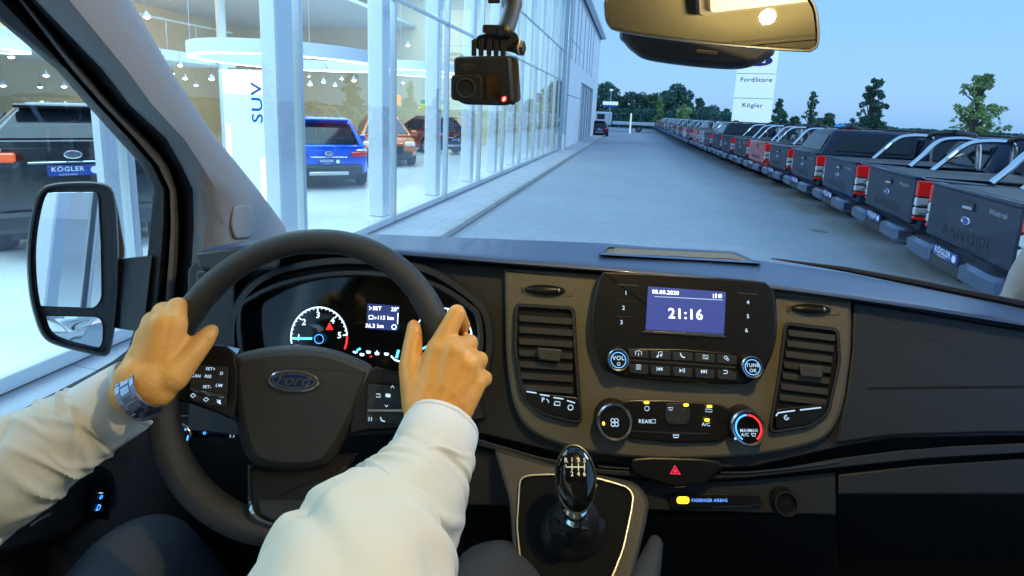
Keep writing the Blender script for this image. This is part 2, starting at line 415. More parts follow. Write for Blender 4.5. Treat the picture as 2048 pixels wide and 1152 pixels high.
def pendant():
    t = thing('pendant_lamp', '', 'pendant lamp', (0, 0, 0), 0, 'pendant lamps hanging in the showroom')
    mb = MB(); mb.lathe((0, 0, 0), (0, 0, 1), [(.13, -.02), (.14, 0), (.12, .07), (.05, .14), (.03, .2)], M_TIN, 14); mb.tube([(0, 0, .2), (0, 0, .9)], .008, M_TIN, 5); mb.build('lamp_shade', t)
    mb = MB(); mb.lathe((0, 0, -.03), (0, 0, 1), [(.04, -.05), (.09, -.02), (.10, .02)], M_LAMP, 12); mb.build('bulb', t)
    return t
pend0 = None
pp = [(10, 85, 12), (22, 113, 12), (92, 150, 13), (128, 172, 14), (6, 170, 13), (80, 173, 17), (293, 33, 11), (322, 112, 13), (360, 130, 14), (370, 156, 15), (392, 170, 17), (423, 157, 13), (345, 146, 18), (620, 168, 15), (647, 163, 15), (670, 170, 17), (708, 160, 14), (683, 157, 20), (650, 138, 12), (818, 150, 19), (806, 165, 20), (816, 90, 17), (272, 32, 15), (618, 152, 22)]
nlab = ['before the cream wall', 'over the black SUV', 'high beside the dark door pillar', 'hanging between pillar and totem', 'hanging over the blue hatchback', 'hanging over the orange hatchback']
ordw = ['first', 'second', 'third', 'fourth', 'fifth', 'sixth', 'seventh', 'eighth', 'ninth']
pp.sort(); cnt = {}
for i, (x, y, r) in enumerate(pp):
    o = pend0 = pendant() if pend0 is None else pend0
    if i: o = copy_tree(pend0)
    P = EYE + ray(x, y, False)*r; o.location = P; o.scale = (.62, .62, .62)
    k = 0 if x < 60 else 1 if x < 200 else 2 if y < 60 else 3 if x < 500 else 4 if x < 720 else 5
    cnt[k] = cnt.get(k, -1)+1
    o['label'] = ordw[cnt[k]]+' from the left of the lit pendants '+nlab[k]
M_POST = mat('posts_cream', (.75, .77, .74), .5)
t = thing('display_screen', 'dark wall screen on the cream wall at the far end of the showroom', 'screen', (-23.9, 11.6, 2.1))
mb = MB(); mb.bbox((0, -1.2, -.7), (.12, 1.2, .7), mat('screen_black', (.03, .03, .035), .2), .02); mb.build('screen_housing', t); mb = MB(); mb.box((.121, -1.1, -.6), (.128, 1.1, .6), mat('screen_face', (.05, .06, .07), .1)); mb.build('screen_face', t)
t = thing('reception_counter', 'dark counter with a pale top standing behind the black SUV', 'counter', (-15.5, 8.2, .14))
mb = MB(); mb.bbox((-.4, -2.2, 0), (.4, 2.2, 1.1), mat('counter_dark', (.03, .03, .035), .3), .02); mb.build('cabinet', t); mb = MB(); mb.bbox((-.5, -2.3, 1.102), (.5, 2.3, 1.16), M_CREAM, .01); mb.build('worktop', t)
for k, (x, y) in enumerate(((-12.2, 6.0), (-15.4, 11.0), (-15.3, 15.2))):
    mb = MB(); mb.tube([(0, 0, 0), (0, 0, 6.4)], .16, M_POST, 16)
    o = mb.build('round_column'); o.location = (x, y, .14); tag(o, ['round white column behind the black SUV', 'round white column near the reception counter', 'round white column behind the orange hatchback'][k], 'column', 'round columns in the showroom')
# yellow display banner above the orange car
t = thing('yellow_display', 'orange yellow hanging banner over the orange hatchback', 'banner', (-9.55, 17.6, 2.35))
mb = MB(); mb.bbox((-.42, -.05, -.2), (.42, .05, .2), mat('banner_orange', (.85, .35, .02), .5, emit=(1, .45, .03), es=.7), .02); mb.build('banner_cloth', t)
mb = MB(); mb.tube([(-.4, 0, .2), (-.4, 0, 4)], .01, M_STEEL, 5); mb.tube([(.4, 0, .2), (.4, 0, 4)], .01, M_STEEL, 5); mb.build('hanging_wires', t)
t = thing('yellow_display', 'green and yellow board beside the far car behind the glass', 'banner', (-7.6, 17.5, 2.25))
mb = MB(); mb.bbox((-.6, -.05, -.28), (.6, .05, .0), mat('banner_yellow', (.75, .6, .05), .5), .02); mb.bbox((-.6, -.05, .003), (.6, .05, .16), mat('banner_green', (.02, .3, .10), .5), .02); mb.tube([(-.5, 0, .16), (-.5, 0, 4)], .01, M_STEEL, 5); mb.build('board', t)
# showroom lighting: ceiling lights, plus a warm one added and tilted to brighten the wall
for n_, (x, y, z, sx, sy, e) in enumerate(((-9.5, 0, 8.4, 9, 22, 3400), (-9.5, 17, 8.4, 9, 14, 2200), (-19, 5, 6.3, 7, 24, 2600))):
    l = bpy.data.lights.new('showroom_light', 'AREA'); l.shape = 'RECTANGLE'; l.size = sx; l.size_y = sy; l.energy = e; l.color = (.52, .84, 1) if n_ < 2 else (1, .80, .45)
    o = bpy.data.objects.new('showroom_light', l); COL.objects.link(o); o.location = (x, y, z); o.rotation_euler = (0, math.radians(40) if n_ == 2 else 0, 0)

# ---------------------------------------------------------------- vehicles
M_TYRE = mat('tyre_rubber', (.02, .02, .022), .8)
M_RIM = mat('alloy_rim', (.35, .36, .38), .3, .9)
M_CHROME = mat('chrome', (.80, .82, .85), .12, 1)
M_DGLASS = mat('dark_car_glass', (.01, .013, .018), .06, spec=.5)
M_BLKP = mat('black_car_plastic', (.025, .026, .03), .55)
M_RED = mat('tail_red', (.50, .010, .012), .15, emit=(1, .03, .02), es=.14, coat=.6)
M_CLEAR = mat('tail_clear', (.75, .75, .78), .12, .3, coat=.8)
M_BLUEPL = mat('plate_blue', (.02, .06, .32), .4)
M_WTXT = mat('plate_white_lettering', (.85, .87, .9), .5)
def paint(name, c, metal=.35): return mat(name, c, .28, metal, coat=.9)
def lotpaint(name, c, metal=.1): return mat(name, c, .42, metal, coat=.22, spec=.3, bump=.05, bscale=3)
def wheel(t, x, y, r=.38, wd=.24):
    s = 1 if y > 0 else -1
    mb = MB(); mb.lathe((x, y-s*wd, r), (0, s, 0), [(r*.6, 0), (r*.95, .0), (r, .04), (r, wd-.04), (r*.95, wd), (r*.66, wd+.005), (r*.64, wd-.03)], M_TYRE, 28); ty = mb.build('wheel', t)
    mb = MB(); mb.lathe((x, y-s*.04, r), (0, s, 0), [(r*.64, 0), (r*.64, .03), (r*.58, .02), (r*.56, -.02)], M_RIM, 24)
    for k in range(6):
        a = 2*math.pi*k/6; mb.tube([(x, y+s*.0, r), (x+r*.6*math.cos(a), y+s*.005, r+r*.6*math.sin(a))], [.05, .035], M_RIM, 6)
    mb.build('rim', ty)
def arches(xs, zc, r, zb):
    out = []
    for x in xs:
        a = math.asin((zb-zc)/r) if abs(zb-zc) < r else 0
        for k in range(11):
            t = math.pi-a-(math.pi-2*a)*k/10; out.append((x+r*math.cos(t), zc+r*math.sin(t)))
    return out
def slab(prof, ys_, m, mb, inset=.04, dx=0):
    """a side profile (x,z) extruded across the width with softened shoulders"""
    y0, y1 = ys_; L = []
    for y, d in ((y0, inset), (y0+inset*.5, inset*.3), (y0+inset*1.6, 0), (y1-inset*1.6, 0), (y1-inset*.5, inset*.3), (y1, inset)):
        L.append([(x+dx, y, z) for x, z in offset(prof, d)])
    mb.loops(L, m, cap0=True, cap1=True)
def quadplate(mb, a, b, c, d, m, th=.012, inset=0.0):
    P = [np.array(p, float) for p in (a, b, c, d)]; cc = sum(P)/4; n = np.cross(P[1]-P[0], P[3]-P[0]); n /= np.linalg.norm(n)
    P = [p+(cc-p)*inset for p in P]
    L = [[p-n*th for p in P], [p+n*th for p in P]]; mb.loops(L, m, cap0=True, cap1=True)
def pickup(col_mat, bar=1, canopy=False, dark=False, detail=True, tpl_text=True):
    """tailgate plane at x=0, nose towards +x; near side is -y"""
    t = thing('pickup_truck', '', 'pickup truck', (0, 0, 0), 0, 'pickup trucks parked in a long row')
    prof = [(.03, .62), (.45, .60)]+arches([1.0], .42, .50, .58)+[(1.55, .52), (3.6, .5)]+arches([4.22], .42, .5, .54)+[(4.8, .5), (5.25, .52), (5.33, .85), (5.22, 1.05), (4.3, 1.16), (3.85, 1.20), (1.85, 1.24), (.04, 1.30)]
    mb = MB(); slab(prof, (-.92, .92), col_mat, mb, .045)
    # cab shell
    b = [(1.86, -.84), (3.95, -.84), (3.95, .84), (1.86, .84)]; tp = [(2.12, -.66), (3.15, -.66), (3.15, .66), (2.12, .66)]
    B_ = rnd(b, .10, 3); T_ = rnd(tp, .14, 3); T2 = offset(T_, .10)
    mb.loops([[(x, y, 1.18) for x, y in B_], [(x, y, 1.24) for x, y in B_], [(x, y, 1.76) for x, y in T_], [(x, y, 1.81) for x, y in offset(T_, .04)], [(x, y, 1.83) for x, y in T2]], col_mat, cap1=True)
    mb.box((.1, -.76, 1.298), (1.83, .76, 1.308), M_BLKP)
    mb.bbox((2.3, -.62, 1.83), (3.0, -.56, 1.87), M_BLKP, .01); mb.bbox((2.3, .56, 1.83), (3.0, .62, 1.87), M_BLKP, .01)
    mb.build('body', t)
    def cabpt(f, y_, h): # rear face helper
        return (1.86+(2.12-1.86)*(h-1.24)/.52-.012, y_*(.84-.18*(h-1.24)/.52), h)
    g = MB(); quadplate(g, cabpt(0, -.86, 1.33), cabpt(0, .86, 1.33), cabpt(0, .86, 1.70), cabpt(0, -.86, 1.70), M_DGLASS); g.build('rear_window', t)
    for s in (-1, 1):
        g = MB()
        def sp(x, h): return (x, s*(.84-.18*(h-1.24)/.52+.004), h)
        quadplate(g, sp(2.15, 1.29), sp(2.85, 1.27), sp(2.82, 1.70), sp(2.30, 1.70), M_DGLASS); quadplate(g, sp(2.93, 1.27), sp(3.68, 1.27), sp(3.18, 1.70), sp(2.90, 1.70), M_DGLASS); g.build('side_window', t)
        if detail:
            g = MB(); g.bbox((3.45, s*.90 if s > 0 else -1.10, 1.22), (3.6, 1.10 if s > 0 else -.90, 1.42), col_mat, .03); g.build('wing_mirror', t)
    g = MB(); quadplate(g, (3.92, -.72, 1.27), (3.92, .72, 1.27), (3.19, .6, 1.74), (3.19, -.6, 1.74), M_DGLASS); g.build('windscreen', t)
    # tailgate
    tg = MB(); tg.bbox((-.035, -.865, .70), (.03, .865, 1.29), col_mat, .018); tg.bbox((-.05, -.86, 1.27), (.06, .86, 1.315), col_mat, .014); o = tg.build('tailgate', t)
    if detail:
        h = MB(); h.bbox((-.052, -.11, 1.12), (-.034, .11, 1.20), M_BLKP, .006); h.bbox((-.058, -.09, 1.13), (-.052, .09, 1.16), M_CHROME, .004); h.build('handle', o)
        h = MB(); h.text('RANGER', (-.038, 0, .84), (0, -1, 0), (0, 0, 1), .17, mat('debossed_dark', (.012, .016, .026), .4), True, 1.35); h.text('Wildtrak', (-.038, -.52, 1.17), (0, -1, 0), (0, 0, 1), .075, M_CHROME); h.build('lettering', o)
    h = MB(); h.lathe((-.036, 0, 1.01), (-1, 0, 0), [(.001, 0), (.07, 0), (.07, .012), (.055, .016), (.054, .013)], M_CHROME, 20)
    h.v = [(x, y*1.35, (z-1.01)*.6+1.01) for x, y, z in h.v]; h.lathe((-.049, 0, 1.01), (-1, 0, 0), [(.001, 0), (.05, .001)], M_BLUEPL, 16); h.build('badge', o)
    for s in (-1, 1):
        h = MB(); y0, y1 = sorted((s*.875, s*.936))
        def seg(z0, z1, m, k0=0, k1=0): h.bbox((-.03+k0, y0, z0), (.20, y1, z1), m, .014)
        seg(1.07, 1.27, M_RED); seg(.945, 1.062, M_CLEAR); seg(.83, .937, M_CLEAR); seg(.775, .822, M_RED)
        h.box((-.012, y0+.004, .79), (.18, y1-.012, 1.26), M_BLKP)
        for z in (.89, 1.0): h.tube([(.02, s*.938, z-.03), (.10, s*.938, z-.03), (.12, s*.938, z+.03), (.18, s*.938, z+.03)], .006, M_BLKP, 5)
        h.build('taillight', t)
    h = MB(); mm = M_CHROME if not dark else M_BLKP
    for s in (-1, 1):
        y0, y1 = sorted((s*.34, s*.93)); h.bbox((-.20, y0, .46), (.04, y1, .66), mat('bumper_grey_chrome', (.15, .19, .27), .28, .8), .04)
    h.bbox((-.16, -.345, .44), (.05, .345, .58), M_BLKP, .02); bo = h.build('rear_bumper', t)
    pk = MB(); pk.bbox((-.175, -.26, .59), (-.16, .26, .69), M_BLUEPL, .004)
    if detail: pk.text('KÖGLER', (-.178, .05, .65), (0, -1, 0), (0, 0, 1), .085, M_WTXT, True); pk.text('MOBILITÄT', (-.178, .05, .60), (0, -1, 0), (0, 0, 1), .035, M_WTXT); pk.lathe((-.176, -.20, .64), (-1, 0, 0), [(.001, 0), (.04, .002)], M_WTXT, 14)
    pk.build('plate', bo)
    for x in (1.0, 4.22):
        for y in (-.90, .90): wheel(t, x, y, .40)
    h = MB(); h.box((.3, -.7, .35), (5.0, .7, .58), M_BLKP); h.build('chassis', t)
    if bar and not canopy:
        bm_ = M_CHROME if bar == 1 else M_BLKP
        for sg in (-1, 1):
            h = MB(); pts = [(.80, sg*.80, 1.29), (.96, sg*.79, 1.48), (1.12, sg*.76, 1.68), (1.28, sg*.74, 1.77), (1.60, sg*.73, 1.79), (1.74, sg*.74, 1.72), (1.78, sg*.77, 1.29)]
            h.tube(smooth(pts, 5, False), .052, bm_, 9, flat=.75); h.build('roll_bar', t)
        h = MB(); a = smooth([(1.66, -.70, 1.80), (1.72, -.60, 1.86), (1.72, 0, 1.88), (1.72, .60, 1.86), (1.66, .70, 1.80)], 5, False); h.tube(a, .045, M_BLKP, 8); h.bbox((1.62, -.14, 1.87), (1.82, .14, 1.94), M_BLKP, .01); h.build('crossbar', t)
    if canopy:
        h = MB(); B1 = rnd([(.05, -.85), (1.86, -.84), (1.86, .84), (.05, .85)], .06, 3); B2 = rnd([(.30, -.68), (1.98, -.68), (1.98, .68), (.30, .68)], .1, 3)
        h.loops([[(x, y, 1.30) for x, y in B1], [(x, y, 1.78) for x, y in B2], [(x, y, 1.83) for x, y in offset(B2, .08)]], col_mat, cap1=True); c = h.build('canopy', t)
        g = MB()
        for s in (-1, 1): quadplate(g, (.35, s*.835, 1.38), (1.75, s*.835, 1.38), (1.75, s*.715, 1.70), (.5, s*.715, 1.70), M_DGLASS)
        quadplate(g, (.08, -.7, 1.37), (.08, .7, 1.37), (.26, .6, 1.72), (.26, -.6, 1.72), M_DGLASS); g.build('canopy_glass', c)
    for o in [t]+list(t.children_recursive):
        if o.type == 'MESH' and not o.name.startswith(('wheel', 'rim')):
            for v in o.data.vertices: v.co.z = v.co.z*1.09 if v.co.z < 1.3 else 1.417+(v.co.z-1.3)*1.04
    return t
P_GREY = lotpaint('paint_dark_grey', (.017, .026, .050), .15); P_BLK = lotpaint('paint_black', (.02, .024, .035)); P_BLUE = lotpaint('paint_slate_blue', (.018, .034, .075), .2); P_RED = paint('paint_orange_red', (.55, .06, .025)); P_SIL = paint('paint_silver', (.42, .45, .5)); P_WHT = paint('paint_white', (.75, .77, .8), 0)
protos = {}
def proto(key):
    if key not in protos: return protos.setdefault(key, pickup(key[0], key[1], key[2], key[3], key[4])), True
    return protos[key], False
rowx = [(2, 3.35), (5.3, 3.60), (9, 3.95), (12.5, 4.15), (16, 4.2), (19.5, 4.05), (27, 3.75), (40, 3.45), (80, 3.1)]
def rx(y): return float(np.interp(y, [a for a, b in rowx], [b for a, b in rowx]))
kinds = [(P_GREY, 1, False, False), (P_GREY, 1, False, False), (P_BLUE, 1, False, False), (P_GREY, 0, True, False), (P_GREY, 2, False, False), (P_RED, 1, False, False), (P_BLK, 1, False, False), (P_GREY, 1, False, False), (P_BLK, 0, True, False), (P_GREY, 0, False, False), (P_SIL, 1, False, False), (P_RED, 0, False, False)]
tl = ['dark grey pickup truck closest to the van, its tailgate cut by the frame edge', 'dark grey pickup truck with chrome roll bar, second in the row from the van', 'slate blue pickup truck with chrome roll bar, third in the row', 'dark grey pickup truck with a hard canopy over its bed, fourth in the row', 'dark grey pickup truck with a black roll bar between canopy truck and orange one', 'orange red pickup truck with chrome roll bar between grey ones',
      'black pickup truck with chrome roll bar just beyond the orange red one', 'dark grey pickup truck with chrome roll bar, second beyond the orange red one', 'black pickup truck with a canopy further along the row', 'dark grey open bed pickup truck without roll bar beyond the black canopy one', 'silver pickup truck with roll bar in the middle of the row', 'small far red pickup truck in the middle of the row']
Y = 5.32; i = 0
while Y < 84:
    if i < 12: key = (*kinds[i], True); lab = tl[i]
    else:
        c = [P_GREY, P_SIL, P_BLK, P_WHT, P_GREY, P_SIL][i % 6]; key = (c, 1 if i % 2 else 0, False, False, False)
        lab = {P_GREY: 'small distant dark grey pickup truck far down the row', P_SIL: 'small distant silver pickup truck far down the row', P_BLK: 'small distant black pickup truck far down the row', P_WHT: 'small distant white pickup truck far down the row'}[c]
        lab += ' with roll bar' if i % 2 else ' without roll bar'
    pr, new = proto(key)
    o = pr if new else copy_tree(pr)
    yc = Y+.9; tg_ = math.atan2(rx(yc+1)-rx(yc-1), 2)
    o.location = (rx(yc)+random.uniform(-.05, .05), yc, 0); o.rotation_euler = (0, 0, -tg_*1.0+random.uniform(-.008, .008)); o['label'] = lab
    Y += 2.27 if Y < 30 else 2.5; i += 1

def car(col_mat, label, loc, rz, L=4.5, H=1.66, W=1.82, name='parked_car', cat='car', front=False, suv=True, plate='KÖGLER', glass=None, zb=None, lamp=None):
    """rear at x=0, nose towards +x"""
    glass = glass or M_DGLASS
    t = thing(name, label, cat, loc, rz)
    hw = W/2; zb = zb or .95*H/1.66; lamp = lamp or M_RED
    prof = [(.10, .36), (.35, .30)]+arches([.85], .34, .40, .32)+[(1.4, .24), (L-1.45, .24)]+arches([L-.88], .34, .40, .30)+[(L-.35, .28), (L-.06, .36), (L, .62), (L-.08, zb-.16), (L-.75, zb-.02), (L-1.25, zb+.03), (.25, zb+.06), (.06, zb-.02), (.0, .70)]
    mb = MB(); slab(prof, (-hw, hw), col_mat, mb, .10)
    b = [(.10, -hw+.06), (L-1.1, -hw+.06), (L-1.1, hw-.06), (.10, hw-.06)]; tp = [(.60, -hw+.34), (L-2.0, -hw+.34), (L-2.0, hw-.34), (.60, hw-.34)]
    B_ = rnd(b, .16, 3); T_ = rnd(tp, .18, 3)
    mb.loops([[(x, y, zb-.04) for x, y in B_], [(x, y, zb+.06) for x, y in B_], [(x, y, H-.09) for x, y in T_], [(x, y, H-.03) for x, y in offset(T_, .05)], [(x, y, H) for x, y in offset(T_, .15)]], col_mat, cap1=True)
    mb.bbox((.40, -hw+.42, H-.07), (.66, hw-.38, H-.02), col_mat, .015); mb.build('body', t)
    e = (hw-.06, hw-.34)
    def rp_(y_, f): return (.10+.50*f-.014, y_*(e[0]+(e[1]-e[0])*f), zb+.06+(H-.15-zb)*f)
    g = MB(); quadplate(g, rp_(-.86, .08), rp_(.86, .08), rp_(.84, .9), rp_(-.84, .9), glass); g.build('rear_window', t)
    def fp_(y_, f): return (L-1.1-.9*f+.014, y_*(e[0]+(e[1]-e[0])*f), zb+.06+(H-.15-zb)*f)
    g = MB(); quadplate(g, fp_(-.88, .08), fp_(.88, .08), fp_(.86, .93), fp_(-.86, .93), glass); g.build('windscreen', t)
    for s in (-1, 1):
        def sp(x, f): return (x, s*(e[0]+(e[1]-e[0])*f+.006), zb+.06+(H-.15-zb)*f)
        g = MB(); quadplate(g, sp(.55, .12), sp(1.25, .08), sp(1.25, .86), sp(.75, .86), glass); quadplate(g, sp(1.32, .08), sp(2.15, .08), sp(2.15, .88), sp(1.32, .88), glass); quadplate(g, sp(2.22, .08), sp(L-1.45, .08), sp(L-2.12, .88), sp(2.22, .88), glass); g.build('side_window', t)
        g = MB(); y0, y1 = sorted((s*(hw-.38), s*(hw+.008))); g.bbox((-.012, y0, zb-.17), (.22, y1, zb-.06), lamp, .02); g.bbox((.02, *sorted((s*(hw-.26), s*(hw+.012)))[:1], zb-.06), (.2, sorted((s*(hw-.26), s*(hw+.012)))[1], zb-.0), M_CLEAR, .02); g.build('taillight', t)
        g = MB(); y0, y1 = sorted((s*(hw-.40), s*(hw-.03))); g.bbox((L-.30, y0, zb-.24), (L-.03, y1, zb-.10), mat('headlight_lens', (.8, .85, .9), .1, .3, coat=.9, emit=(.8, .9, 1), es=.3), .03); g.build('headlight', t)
        g = MB(); g.bbox((L-1.75, *sorted((s*(hw-.02), s*(hw+.20)))[:1], zb+.02), (L-1.58, sorted((s*(hw-.02), s*(hw+.20)))[1], zb+.20), col_mat, .03); g.build('wing_mirror', t)
    g = MB(); g.bbox((-.06, -hw+.10, .34), (.12, hw-.10, .58), M_BLKP, .05); g.bbox((-.075, -.45, .36), (-.055, .45, .44), M_STEEL, .01); g.bbox((L-.1, -hw+.12, .30), (L+.05, hw-.12, .50), M_BLKP, .05); g.bbox((L-.06, -.45, .52), (L+.02, .45, .72), M_BLKP, .02); g.build('bumper', t)
    g = MB(); g.bbox((-.025, -.25, zb-.335), (.0, .25, zb-.21), M_BLUEPL, .004)
    if plate:
        g.text(plate, (-.028, .06, zb-.255), (0, -1, 0), (0, 0, 1), .075, M_WTXT, True); g.text('AUTOHAUS', (-.028, .06, zb-.318), (0, -1, 0), (0, 0, 1), .03, M_WTXT); g.lathe((-.026, -.2, zb-.27), (-1, 0, 0), [(.001, 0), (.045, .002)], M_WTXT, 16)
    g.build('plate', t)
    g = MB(); g.lathe((0, 0, 0), (-1, 0, 0), [(.001, 0), (.05, 0), (.05, .012), (.042, .015)], M_CHROME, 20); g.v = [(x+.015, y*1.8, z+zb-.085) for x, y, z in g.v]; g.build('badge', t)
    g = MB(); g.bbox((-.02, -.42, zb-.19), (.01, .42, zb-.165), M_CHROME, .005); g.build('trim_strip', t)
    for x in (.85, L-.88):
        for y in (-hw+.01, hw-.01): wheel(t, x, y, .36, .23)
    g = MB(); g.box((.3, -hw+.25, .2), (L-.4, hw-.25, .3), M_BLKP); g.build('chassis', t)
    for o in t.children_recursive:                     # the plan of the body narrows towards both ends
        if o.type == 'MESH' and not o.name.startswith(('wheel', 'rim')):
            for v in o.data.vertices:
                a = max(0, (.7-v.co.x)/.7); b = max(0, (v.co.x-(L-.9))/.9)
                q = abs(v.co.y)/hw; v.co.x += .16*a*q**3-.20*min(b, 1)*q**3; v.co.y *= 1-.07*min(a, 1)**2-.10*min(b, 1)**2
    return t
def heading(ax, ay): return math.atan2(ay, ax)
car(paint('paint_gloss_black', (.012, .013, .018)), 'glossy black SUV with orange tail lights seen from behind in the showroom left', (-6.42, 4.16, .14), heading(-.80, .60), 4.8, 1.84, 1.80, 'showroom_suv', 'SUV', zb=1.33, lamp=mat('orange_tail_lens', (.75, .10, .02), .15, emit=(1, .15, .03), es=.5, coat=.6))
car(P_BLUE, 'dark car partly hidden behind the glossy black SUV', (-11.6, 4.8, .14), heading(-.6, .8), 4.4, 1.5, 1.8, 'showroom_car')
car(paint('paint_royal_blue', (.01, .11, .75)), 'royal blue hatchback seen from behind through the showroom glass', (-6.62, 9.35, .14), heading(-.62, .78), 4.2, 1.64, 1.80, 'showroom_car')
car(paint('paint_burnt_orange', (.62, .13, .03)), 'burnt orange hatchback facing the glass beyond the blue one', (-10.0, 17.3, .14), heading(.58, -.81), 4.3, 1.62, 1.82, 'showroom_car')
car(paint('paint_dark_red', (.20, .04, .03)), 'dark red hatchback behind the columns with its tail lights towards the glass', (-7.4, 19.2, .14), heading(-.9, .5), 4.3, 1.6, 1.82, 'showroom_car')
car(P_BLUE, 'dark blue estate car parked at the far corner of the building', (-3.25, 47.2, 0), heading(-.1, 1), 4.6, 1.5, 1.8)
# far flatbed
fl = thing('flatbed_truck', 'white flatbed truck parked in front of the far trees', 'truck', (-4.0, 66, 0), 0)
mb = MB(); mb.bbox((-1.4, -1, .7), (1.0, 1, 2.5), P_WHT, .15); mb.build('cab', fl)
mb = MB(); mb.bbox((1.15, -1.05, .9), (6.6, 1.05, 1.32), P_WHT, .04); mb.build('flatbed', fl)
g = MB(); g.box((-.9, -1.02, 1.5), (.1, -1.005, 2.2), M_DGLASS); g.build('side_window', fl)
for x in (-.3, 4.6): wheel(fl, x, -.95, .42, .25); wheel(fl, x, .95, .42, .25)
# ---------------------------------------------------------------- pylon sign
M_SIGNW = mat('sign_white', (.85, .95, .93), .5, emit=(.72, .97, .93), es=.55)
M_SIGNT = mat('sign_lettering', (.03, .04, .22), .5)
pt_ = atw(1505, 185, 1, 45)
t = thing('pylon_sign', 'tall white pylon sign reading FordStore and Kögler above the parked pickups', 'pylon sign', (9.65, 45, 0), math.radians(-4))
def zat(py, px=1503): return float(atw(px, py, 1, 45)[2])
zl = [0, zat(197), zat(148), zat(96), 11.5]
for a, b in zip(zl[:-1], zl[1:]):
    mb = MB(); mb.bbox((-1.50, -.25, a+.03), (1.50, .25, b-.03), M_SIGNW, .03); mb.build('sign_panel', t)
mb = MB(); mb.box((-1.46, -.20, .0), (1.46, .20, 11.4), M_SLATE); mb.build('frame', t)
mb = MB(); mb.text('FordStore', (0.02, -.262, zat(160)), (1, 0, 0), (0, 0, 1), .50, M_SIGNT, True, 1.05); mb.text('Kögler', (-.05, -.262, zat(211)), (1, 0, 0), (0, 0, 1), .50, M_SIGNT, True, 1.05); mb.build('lettering', t)
mb = MB(); mb.lathe((0, 0, 0), (0, -1, 0), [(.001, 0), (1, 0), (1, .03), (.9, .04)], M_SIGNT, 32); mb.v = [(x*1.1, y-.26, z*.45+zat(122)) for x, y, z in mb.v]; mb.text('Ford', (0, -.32, zat(122)), (1, 0, 0), (0, 0, 1), .6, M_SIGNW, True); mb.build('oval_logo', t)

# ---------------------------------------------------------------- trees
M_BARK = mat('bark', (.10, .085, .07), .9, vary=.2, vscale=8)
def leafmat(n, c):
    return mat(n, c, .7, vary=.35, vscale=1.2, spec=.2)
L_DK = leafmat('leaf_dark', (.10, .21, .16)); L_MD = leafmat('leaf_mid', (.12, .22, .12)); L_LT = leafmat('leaf_light', (.34, .47, .19)); L_CON = leafmat('needle_dark', (.08, .19, .13))
def tree(name, label, cat, x, y, h, wdt, kind='round', leaf=None, n=2600, seed=0, group=None, ls=.3, base=0.0):
    rg = random.Random(seed); t = thing(name, label, cat, (x, y, 0), rg.uniform(0, 6), group); leaf = leaf or L_DK
    mb = MB(); top = (rg.uniform(-.2, .2), rg.uniform(-.2, .2), h*.92)
    tr = h*.018+.02
    mb.tube([(0, 0, 0), (0.02*h, 0, h*.3), (top[0]*.6, top[1]*.6, h*.6), top], [tr*1.5, tr, tr*.6, tr*.15], M_BARK, 8)
    clumps = []
    if kind == 'round':
        for i in range(26):
            a = rg.uniform(0, 6.28); u = rg.uniform(-1, 1); r = (1-abs(u)**2.4)**.5*rg.uniform(.45, 1)
            zz = h*(.56+.40*u*.92); clumps.append((wdt/2*r*math.cos(a)*.85, wdt/2*r*math.sin(a)*.85, zz, wdt*rg.uniform(.13, .24)))
    elif kind == 'cone':
        for i in range(30):
            f = i/30; a = rg.uniform(0, 6.28); r = wdt/2*(1-f)**.8*rg.uniform(.5, .95); clumps.append((r*math.cos(a), r*math.sin(a), h*(.12+.86*f), wdt*(.05+.12*(1-f))))
    elif kind == 'sapling':
        for i in range(60):
            f = rg.random()**.8; a = rg.uniform(0, 6.28); r = wdt/2*(1-f*.75)*rg.uniform(.1, 1); clumps.append((r*math.cos(a), r*math.sin(a), h*(.22+.78*f), wdt*rg.uniform(.03, .085)))
    elif kind == 'mass':
        for i in range(40):
            a = rg.uniform(-1, 1); clumps.append((wdt/2*a, rg.uniform(-2, 2), h*(.15+.7*rg.random()*(1-.3*abs(a))), h*rg.uniform(.12, .26)))
    for c in clumps:
        if rg.random() < .8 or kind == 'sapling':
            z0 = max(h*.12, c[2]-h*rg.uniform(.08, .22)); f = z0/h; mb.tube([(top[0]*f*.6, top[1]*f*.6, z0), ((c[0])*.55, c[1]*.55, (z0+c[2])/2+h*.01), (c[0], c[1], c[2])], [tr*.45, tr*.3, tr*.08], M_BARK, 5)
    mb.build('trunk', t, normals=False)
    cr = MB(); vs = []; fs = []
    wts = [c[3]**1.7 for c in clumps]; sw = sum(wts)
    for c, wt in zip(clumps, wts):
        for _ in range(max(6, int(n*wt/sw))):
            while True:
                p = [rg.uniform(-1, 1) for _ in range(3)]
                if sum(q*q for q in p) < 1: break
            l = math.sqrt(sum(q*q for q in p)); kk = (l**.5)/max(l, .01); p = [q*kk for q in p] if rg.random() < .7 else p
            o = np.array([c[0]+p[0]*c[3], c[1]+p[1]*c[3], c[2]+p[2]*c[3]*.85])
            s = ls*rg.uniform(.5, 1.2); u = np.array([rg.gauss(0, 1) for _ in range(3)]); u /= np.linalg.norm(u); v = np.cross(u, [rg.gauss(0, 1) for _ in range(3)]); v /= np.linalg.norm(v)
            b = len(vs); vs += [o-u*s, o+v*s*.55, o+u*s, o-v*s*.55]; fs.append((b, b+1, b+2, b+3))
    cr.add(vs, fs, leaf, False); cr.build('crown', t, normals=False)
    return t
G = 'trees behind the car park'
def tpos(px, d): # world x for pixel column at distance y=d
    return float(atw(px, 235, 1, d)[0])
def hz(px, py, d): return float(atw(px, py, 1, d)[2])
